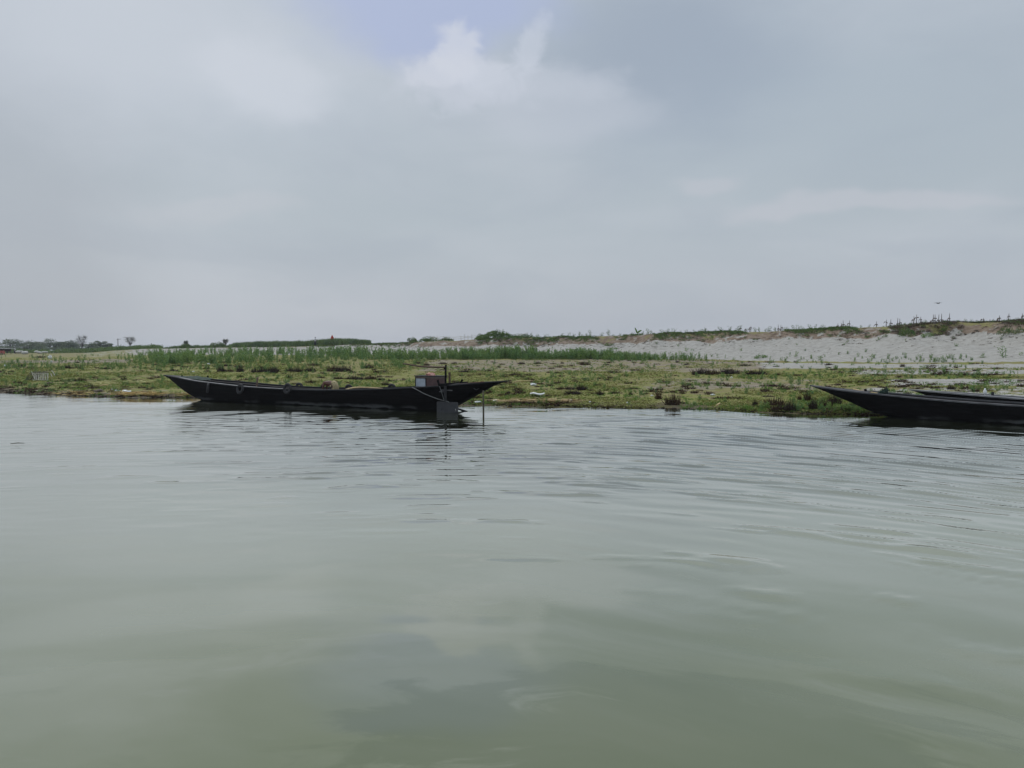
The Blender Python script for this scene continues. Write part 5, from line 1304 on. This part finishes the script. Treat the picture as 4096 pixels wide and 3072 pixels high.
# pale sandbags / blocks heap
def rockmesh(seed):
    m_ = MB(); rows_ = []
    for i in range(7):
        e = -math.pi/2+math.pi*i/6; rows_.append([tuple(Vector((math.cos(2*math.pi*k/12)*math.cos(e), math.sin(2*math.pi*k/12)*math.cos(e)*.8, math.sin(e)*.6))*(.42+.22*float(vnoise(np.array([k*.9+seed]), np.array([i*.8+seed]), seed)[0]))) for k in range(12)])
    m_.grid(rows_, True); return m_
for i, (px, py, s_, lb) in enumerate(((74,1412,1.2,'large pale boulder-like sandbag just right of the standing pair'),(86,1408,.9,'pale sandbag on the slope right of the large one'),(98,1417,1.3,'low wide white sandbag lying in front of the others'),(104,1409,.8,'small pale sandbag half way along the heap'),(147,1409,1.0,'upright pale block left of the blue and white boat'),(156,1413,.9,'pale block beside the upright one'),(166,1414,.8,'small pale block nearest the boat, low'),(176,1412,.9,'pale rounded block closest to the blue and white boat'),(186,1410,.7,'small pale block touching the left end of the blue boat'))):
    p = on_ground(px, max(py, 1415)); o = rockmesh(i+1).build('sandbag', M['rock'], None, True, (p.x, p.y, p.z+.25*s_+max(0, (1416-py))*p.y/F*.6)); o.scale = (s_*1.2, s_, s_); tag(o, lb, 'sandbag', 'pale sandbags by the huts')
# pale spoil slope behind them
# blue and white boat on the far flat
D = 215.; p = atd(223, 1408); k = D/F; ln = 48*k; zb_ = gz_(p.x, p.y)
fb = empty('small_boat', (p.x, p.y, zb_)); tag(fb, 'white boat with a blue middle patch lying far off by the grove', 'boat')
def fhull(x0, x1, z0, z1, mat, nm, dy=0, wd=1.2):
    m_ = MB(); rows_ = []
    for i in range(15):
        f = i/14; x_ = x0+(x1-x0)*f; sh = (2*f-1)**2; w_ = wd/2*(1-abs(2*f-1)**2.5)+.04
        rows_.append([(x_, -w_-dy, z1+.18*sh), (x_, -w_*.9-dy, (z0+z1)/2), (x_, -w_*.5, z0+.12*sh), (x_, w_*.5, z0+.12*sh), (x_, w_*.9+dy, (z0+z1)/2), (x_, w_+dy, z1+.18*sh)])
    m_.grid(rows_, True); return m_.build(nm, mat, fb, True)
hz2 = float(zpy(1401, D))-zb_
fhull(-ln/2, ln/2, .05, hz2, M['white_cloth'], 'hull')
MB().box((-ln*.02, -.62, hz2*.45), (ln*.42, .06, hz2*.5)).build('blue_panel', M['blue'], fb)
MB().tube([(-ln*.03, 0, hz2*.8), (-ln*.02, 0, hz2+.75)], .06, 6).build('mast', M['bark'], fb)
cab = MB().box((-ln*.02, 0, hz2+.25), (1.1, .8, .45), None, .7).build('cabin', M['dark_cloth'], fb, bevel=.04)
# blue seat/barrow by the persons on the sandbank
p = ridge_point(1283, -.3); o = empty('blue_barrow', tuple(p)); tag(o, 'blue barrow standing between the white-shirted and red-robed people', 'barrow')
MB().box((0, 0, .55), (.95, .6, .22), None, 1.15).build('tray', M['blue'], o, bevel=.03)
for xx in (-.35, .35): MB().bar((xx, -.15, 0), (xx, -.1, .5), .05).build('leg', M['dark_cloth'], o)
for xx in (1,): MB().bar((.4, 0, .55), (.85, 0, .7), .04).build('handle', M['dark_cloth'], o)

# ------------------------------------------------------------------ bamboo rack on the left bank
def gp(px, py, back=0.0, base=None):
    return P(px, py, base+back)
b0 = on_ground(160, 1553); b0 = on_ground(160, 1522); Yb = b0.y
rk = empty('bamboo_rack', tuple(b0)); tag(rk, 'slatted bamboo rack propped on leaning sticks on the left bank', 'rack')
Lr = lambda px, py, d=0.0: P(px, py, Yb+d)-b0
for i, px in enumerate(np.linspace(139, 190, 8)):
    MB().tube([Lr(px+rng.normal(0, .6), 1524, 0), Lr(px-2+rng.normal(0, 1), 1493.5, .15)], .032, 5).build('slat', M['bamboo_grey'], rk)
for a, b_, d in (((126, 1486), (142, 1524), 0), ((133, 1493.5), (193, 1494), .12), ((140, 1525.5), (191, 1526.5), -.03), ((142, 1520), (190, 1521), -.03), ((191, 1526), (193, 1494), 0)):
    MB().tube([Lr(*a, d), Lr(*b_, d)], .028, 6).build('frame_bar', M['bamboo_grey'], rk)
for i in range(9):
    x0_ = 98+i*5.0; MB().tube([Lr(x0_+rng.normal(0, 1), 1526-rng.uniform(0, 3), .1), Lr(x0_+24+i*1.5, 1490-rng.uniform(0, 4), .5)], .024, 5).build('leaning_stick', M['bamboo_dark'], rk)
for i in range(7):
    x0_ = 132+i*9; MB().tube([Lr(x0_, 1492+rng.uniform(-3, 2), .1), Lr(x0_+14, 1487-rng.uniform(0, 4), .9)], .03, 5).build('top_stick', M['bamboo_dark'], rk)
MB().tube([Lr(206, 1482, .5), Lr(213, 1490, .5), Lr(219, 1502, .5)], .032, 5).build('bent_pole', M['bamboo_grey'], rk)
MB().tube([Lr(203, 1494, .5), Lr(208, 1506, .4)], .026, 5).build('bent_pole', M['bamboo_grey'], rk)
MB().tube([Lr(132, 1518, 0), Lr(142, 1533, -.6)], .024, 5).build('leaning_stick', M['bamboo_grey'], rk)
# ------------------------------------------------------------------ litter, straw and sticks
def crumple(name, px, py, w_, h_, mat, label, cat, group=None, seed=1, flat=.5):
    p = on_ground(px, py) if py < py_s(px)+2 else G(px, py, 0); s_ = w_*p.y/F; hh = h_*p.y/F; m_ = MB(); rows_ = []
    for i in range(8):
        rr = []
        for k in range(14):
            a = 2*math.pi*k/14; r_ = math.sin(math.pi*(i+.4)/8.4)*.5; n_ = .6+.8*float(vnoise(np.array([a*1.3+seed]), np.array([i*.8+seed*2]), seed)[0])
            rr.append((math.cos(a)*r_*s_*n_, math.sin(a)*r_*s_*.6*n_, hh*(.5+.5*math.cos(math.pi*i/7))*n_))
        rows_.append(rr)
    m_.grid(rows_, True); o = m_.build(name, mat, None, False, (p.x, p.y, p.z+.01)); tag(o, label, cat, group); return o
lt = [(2283,1608,18,8,'white plastic bag at the waterline, right of the foam slab'), (2071,1606,9,6,'small bright white scrap left of the long driftwood cane'), (1912,1611,26,5,'flat white strip at the waterline by the boat stern'), (1982,1606,18,7,'pale crumpled bag right of the mooring stake'), (2133,1544,24,9,'white foam chunk resting on a dead weed clump'), (2360,1612,8,5,'tiny pale scrap right of the waterline bag'), (2509,1615,7,4,'tiny pale scrap at the waterline, farthest right'), (2850,1584,18,5,'flat white scrap on grass left of the shoreline clumps'), (2927,1514,8,5,'tiny white scrap below the big dark hummocks'), (2608,1586,10,4,'small white scrap beside a clump right of centre'),
      (448,1562,6,5,'round white scrap on mud left of the plastic heap'), (508,1571,38,8,'largest pale blue-white plastic sheet in the heap'), (470,1567,24,5,'greenish white strip in the plastic heap'), (476,1575,10,4,'small white scrap at the foot of the plastic heap'), (774,1489,9,4,'small white scrap above the bow bitts'), (834,1459,12,5,'pale scrap among weeds behind the long boat'), (22,1466,14,6,'white scrap at the left edge of the bank'), (40,1468,8,5,'smaller scrap right of the left-edge scrap'), (205,1450,9,6,'white scrap left of the leafy stump'), (200,1437,16,14,'pale jumble like a small frame on the far left flat')]
for i, a in enumerate(lt): crumple('litter', a[0], a[1], a[2], a[3], M['litter'], a[4], 'litter', 'white litter on the bank', i+1)
# foam slab on short stalks
p = on_ground(2148, 1587); k = p.y/F; fo = empty('foam_slab', tuple(p)); tag(fo, 'white foam slab lying raised on dead stalks near the waterline', 'foam slab')
m_ = MB(); rows_ = []
for i in range(9):
    f = i/8; x_ = (-28+58*f)*k; zz = (9+2.5*math.sin(f*7))*k; wd = .32*math.sin(math.pi*(.1+.8*f)); rows_.append([(x_, -wd, zz), (x_, wd, zz+.02), (x_, wd, zz+.06), (x_, -wd, zz+.055)])
m_.grid(rows_, True); m_.build('slab', M['litter'], fo, True)
for xx in (-6, -1, 4, 9): MB().tube([(xx*k, 0, 0), (xx*k*.9, 0, 10*k)], .02, 5).build('stalk', M['dead'], fo)
def straw(name, px0, px1, py, n, lab, mat='straw', spread=5, L_=(.25, .8), arc=None):
    t = Tpl(); p0_ = on_ground((px0+px1)/2, py); 
    for i in range(n):
        px = rng.uniform(px0, px1); pyj = py+rng.uniform(-spread, spread*.4); p = on_ground(px, min(pyj, py_s(px)-1)) if i % 4 == 0 or i == 0 else p_last+Vector(((px-px_last)*p_last.y/F, rng.normal(0, .12), 0))
        if i % 4 == 0: p_last, px_last = p, px
        zz = max(gz_(p.x, p.y), .01) if i % 3 == 0 else p_last.z
        a = rng.uniform(-.5, .5)+(0 if rng.uniform() < .6 else math.pi); l = rng.uniform(*L_); c0 = np.array([p.x-p0_.x, p.y-p0_.y, max(zz, .0)-p0_.z+rng.uniform(.02, .12)])
        t.blade(c0, c0+np.array([math.cos(a)*l, math.sin(a)*l*.6, rng.uniform(-.05, .14)]), .035, .012)
    o = bpy.data.objects.new(name, tpl_mesh(name, t.arr(), M[mat])); C.objects.link(o); o.location = p0_; tag(o, lab, kind='stuff')
straw('straw_litter', 230, 400, 1586, 40, 'thin line of yellow straw washed up at the left waterline')
straw('straw_litter', 465, 640, 1583, 170, 'thick golden straw heap washed up left of the long boat', spread=9)
straw('straw_litter', 720, 785, 1586, 50, 'small straw patch under the long boat bow')
straw('pale_straw', 370, 450, 1539, 120, 'pale yellow-green straw patch on the left bank', 'straw_pale', 8)
straw('pale_straw', 520, 590, 1534, 90, 'pale straw patch above the golden heap', 'straw_pale', 4)
straw('pale_straw', 2010, 2290, 1611, 160, 'thin drift line of pale cane along the waterline', 'bamboo', 3, (.3, 1.1))
# straw tuft standing up
p = on_ground(612, 1584); t = Tpl()
for i in range(26):
    a = rng.uniform(0, 2*np.pi); t.blade((0, 0, 0), (math.cos(a)*.22, math.sin(a)*.2, rng.uniform(.12, .30)), .05, .015)
o = bpy.data.objects.new('straw_tuft', tpl_mesh('straw_tuft', t.arr(), M['straw'])); C.objects.link(o); o.location = p; tag(o, 'upright yellow straw tuft on the golden heap by the waterline', 'straw tuft')
for (x0_, y0_, x1_, y1_, lb) in ((2057, 1530, 2140, 1529.5, 'long thin pale cane lying on the grass right of the stern tip'), (2866, 1632, 2880, 1618, 'short yellow stick slanting up from the waterline'), (2060, 1610, 2180, 1608, 'long tan cane lying along the waterline'), (400, 1547, 435, 1543, 'pale stick lying under the straw patch on the left bank')):
    a, b_ = on_ground(x0_, y0_), on_ground(x1_, y1_)
    if x1_-x0_ < 20: b_ = P(x1_, y1_, a.y+.1)
    o = MB().tube([Vector((0, 0, .06)), (b_-a)*.5+Vector((0, 0, .08)), (b_-a)+Vector((0, 0, .06))], [.035, .035, .025], 6).build('cane', M['bamboo'], None, True, a); tag(o, lb, 'stick')
# driftwood on the water
a = G(42, 1780, 0); b_ = G(98, 1778, 0); o = MB().tube([Vector((0, 0, 0)), (b_-a)*.5+Vector((0, .02, .012)), b_-a], [.008, .013, .007], 7).build('driftwood', M['bamboo_dark'], None, True, a+Vector((0, 0, .035))); tag(o, 'dark floating stick on the water at the left edge', 'driftwood')
# dark log edge and clods on the shoreline
for i, (px, py, w_, h_, lb) in enumerate(((395, 1568, 40, 9, 'dark brown earth lump at the waterline left of the plastic heap'), (197, 1537, 22, 6, 'dark brown earth lump below the bamboo rack'), (345, 1549, 10, 5, 'tiny dark earth lump on mud, between rack and straw'))):
    crumple('earth_lump', px, py, w_, h_, M['clod'], lb, 'earth lump', None, i+30)
# bird
D = 90.; p = P(3752, 1213, D); bd = empty('bird', tuple(p), R(20)); tag(bd, 'tiny dark bird gliding in the sky above the withered stems', 'bird')
m_ = MB(); rows_ = []
for f, r_ in ((-.30, .005), (-.2, .03), (-.05, .055), (.1, .05), (.18, .04), (.25, .035), (.31, .008)):
    rows_.append([(f, math.cos(2*math.pi*k/8)*r_, math.sin(2*math.pi*k/8)*r_) for k in range(8)])
m_.grid(rows_, True); m_.build('body', M['bird'], bd, True)
for s_ in (-1, 1):
    m_ = MB(); m_.grid([[(.12, 0, .02), (-.08, 0, .02)], [(.16, s_*.25, .09), (-.04, s_*.25, .08)], [(.02, s_*.55, .05), (-.06, s_*.52, .05)]])
    w_ = m_.build('wing', M['bird'], bd); sm = w_.modifiers.new('s', 'SOLIDIFY'); sm.thickness = .012
m_ = MB(); m_.grid([[(-.25, -.02, 0), (-.25, .02, 0)], [(-.42, -.07, 0), (-.42, .07, 0)]]); w_ = m_.build('tail', M['bird'], bd); sm = w_.modifiers.new('s', 'SOLIDIFY'); sm.thickness = .01

# ------------------------------------------------------------------ haze
hm = bpy.data.materials.new('haze_air'); hm.use_nodes = True; t = NT(hm.node_tree); t.n.clear()
ho = t.node('ShaderNodeOutputMaterial'); pv = t.node('ShaderNodeVolumePrincipled'); pv.inputs['Color'].default_value = (.86, .90, .96, 1); pv.inputs['Density'].default_value = .00026; pv.inputs['Anisotropy'].default_value = .2
t.l.new(pv.outputs[0], ho.inputs['Volume'])
hz = MB().box((0, 1500, 5.0), (8400, 3600, 13.0)).build('haze', hm); tag(hz, kind='stuff')

SL = {'ground_cover': ('patchy yellow-green creeping cover spread over the flat riverbank', 'ground cover'), 'bank_grass': ('short fresh grass blades scattered over the riverbank', 'grass'), 'tall_weeds': ('uneven band of tall green weeds below the sandbank', 'weeds'),
 'low_weeds': ('low green weeds scattered on the bank', 'weeds'), 'leafy_tufts': ('small leafy green tufts over the flat bank', 'weeds'), 'brown_tufts': ('small dry brown tufts over the flat bank', 'weeds'), 'shore_clods': ('dark wet clods and roots along the waterline', 'mud'),
 'bank_scrub': ('green scrub along the lip of the sandbank', 'scrub'), 'dry_scrub': ('dry brown scrub along the lip of the sandbank', 'scrub'), 'hanging_roots': ('dry roots and tufts hanging on the eroded bank face', 'roots'), 'earth_clods': ('fallen earth clods on the pale sand slope', 'earth'),
 'sand_sprouts': ('tiny green sprouts on the pale sand slope', 'sprouts'), 'crop_field': ('strip of green crops behind the lip of the sandbank', 'crops'), 'grove_undergrowth': ('hazy undergrowth between the trees at far left', 'undergrowth'), 'distant_scrub': ('low distant scrub on the far left flat', 'scrub'),
 'haze': ('thin pale haze in the air', 'haze'), 'straw_litter': (None, 'straw'), 'pale_straw': (None, 'straw'), 'ground': ('grassy riverbank rising to an eroded pale sand slope', 'ground'), 'water': ('grey-green river with fine ripples near the far bank', 'river')}
for o in C.objects:
    k_ = o.name.split('.')[0]
    if k_ in SL and o.parent is None:
        if SL[k_][0]: o['label'] = SL[k_][0]
        o['category'] = SL[k_][1]
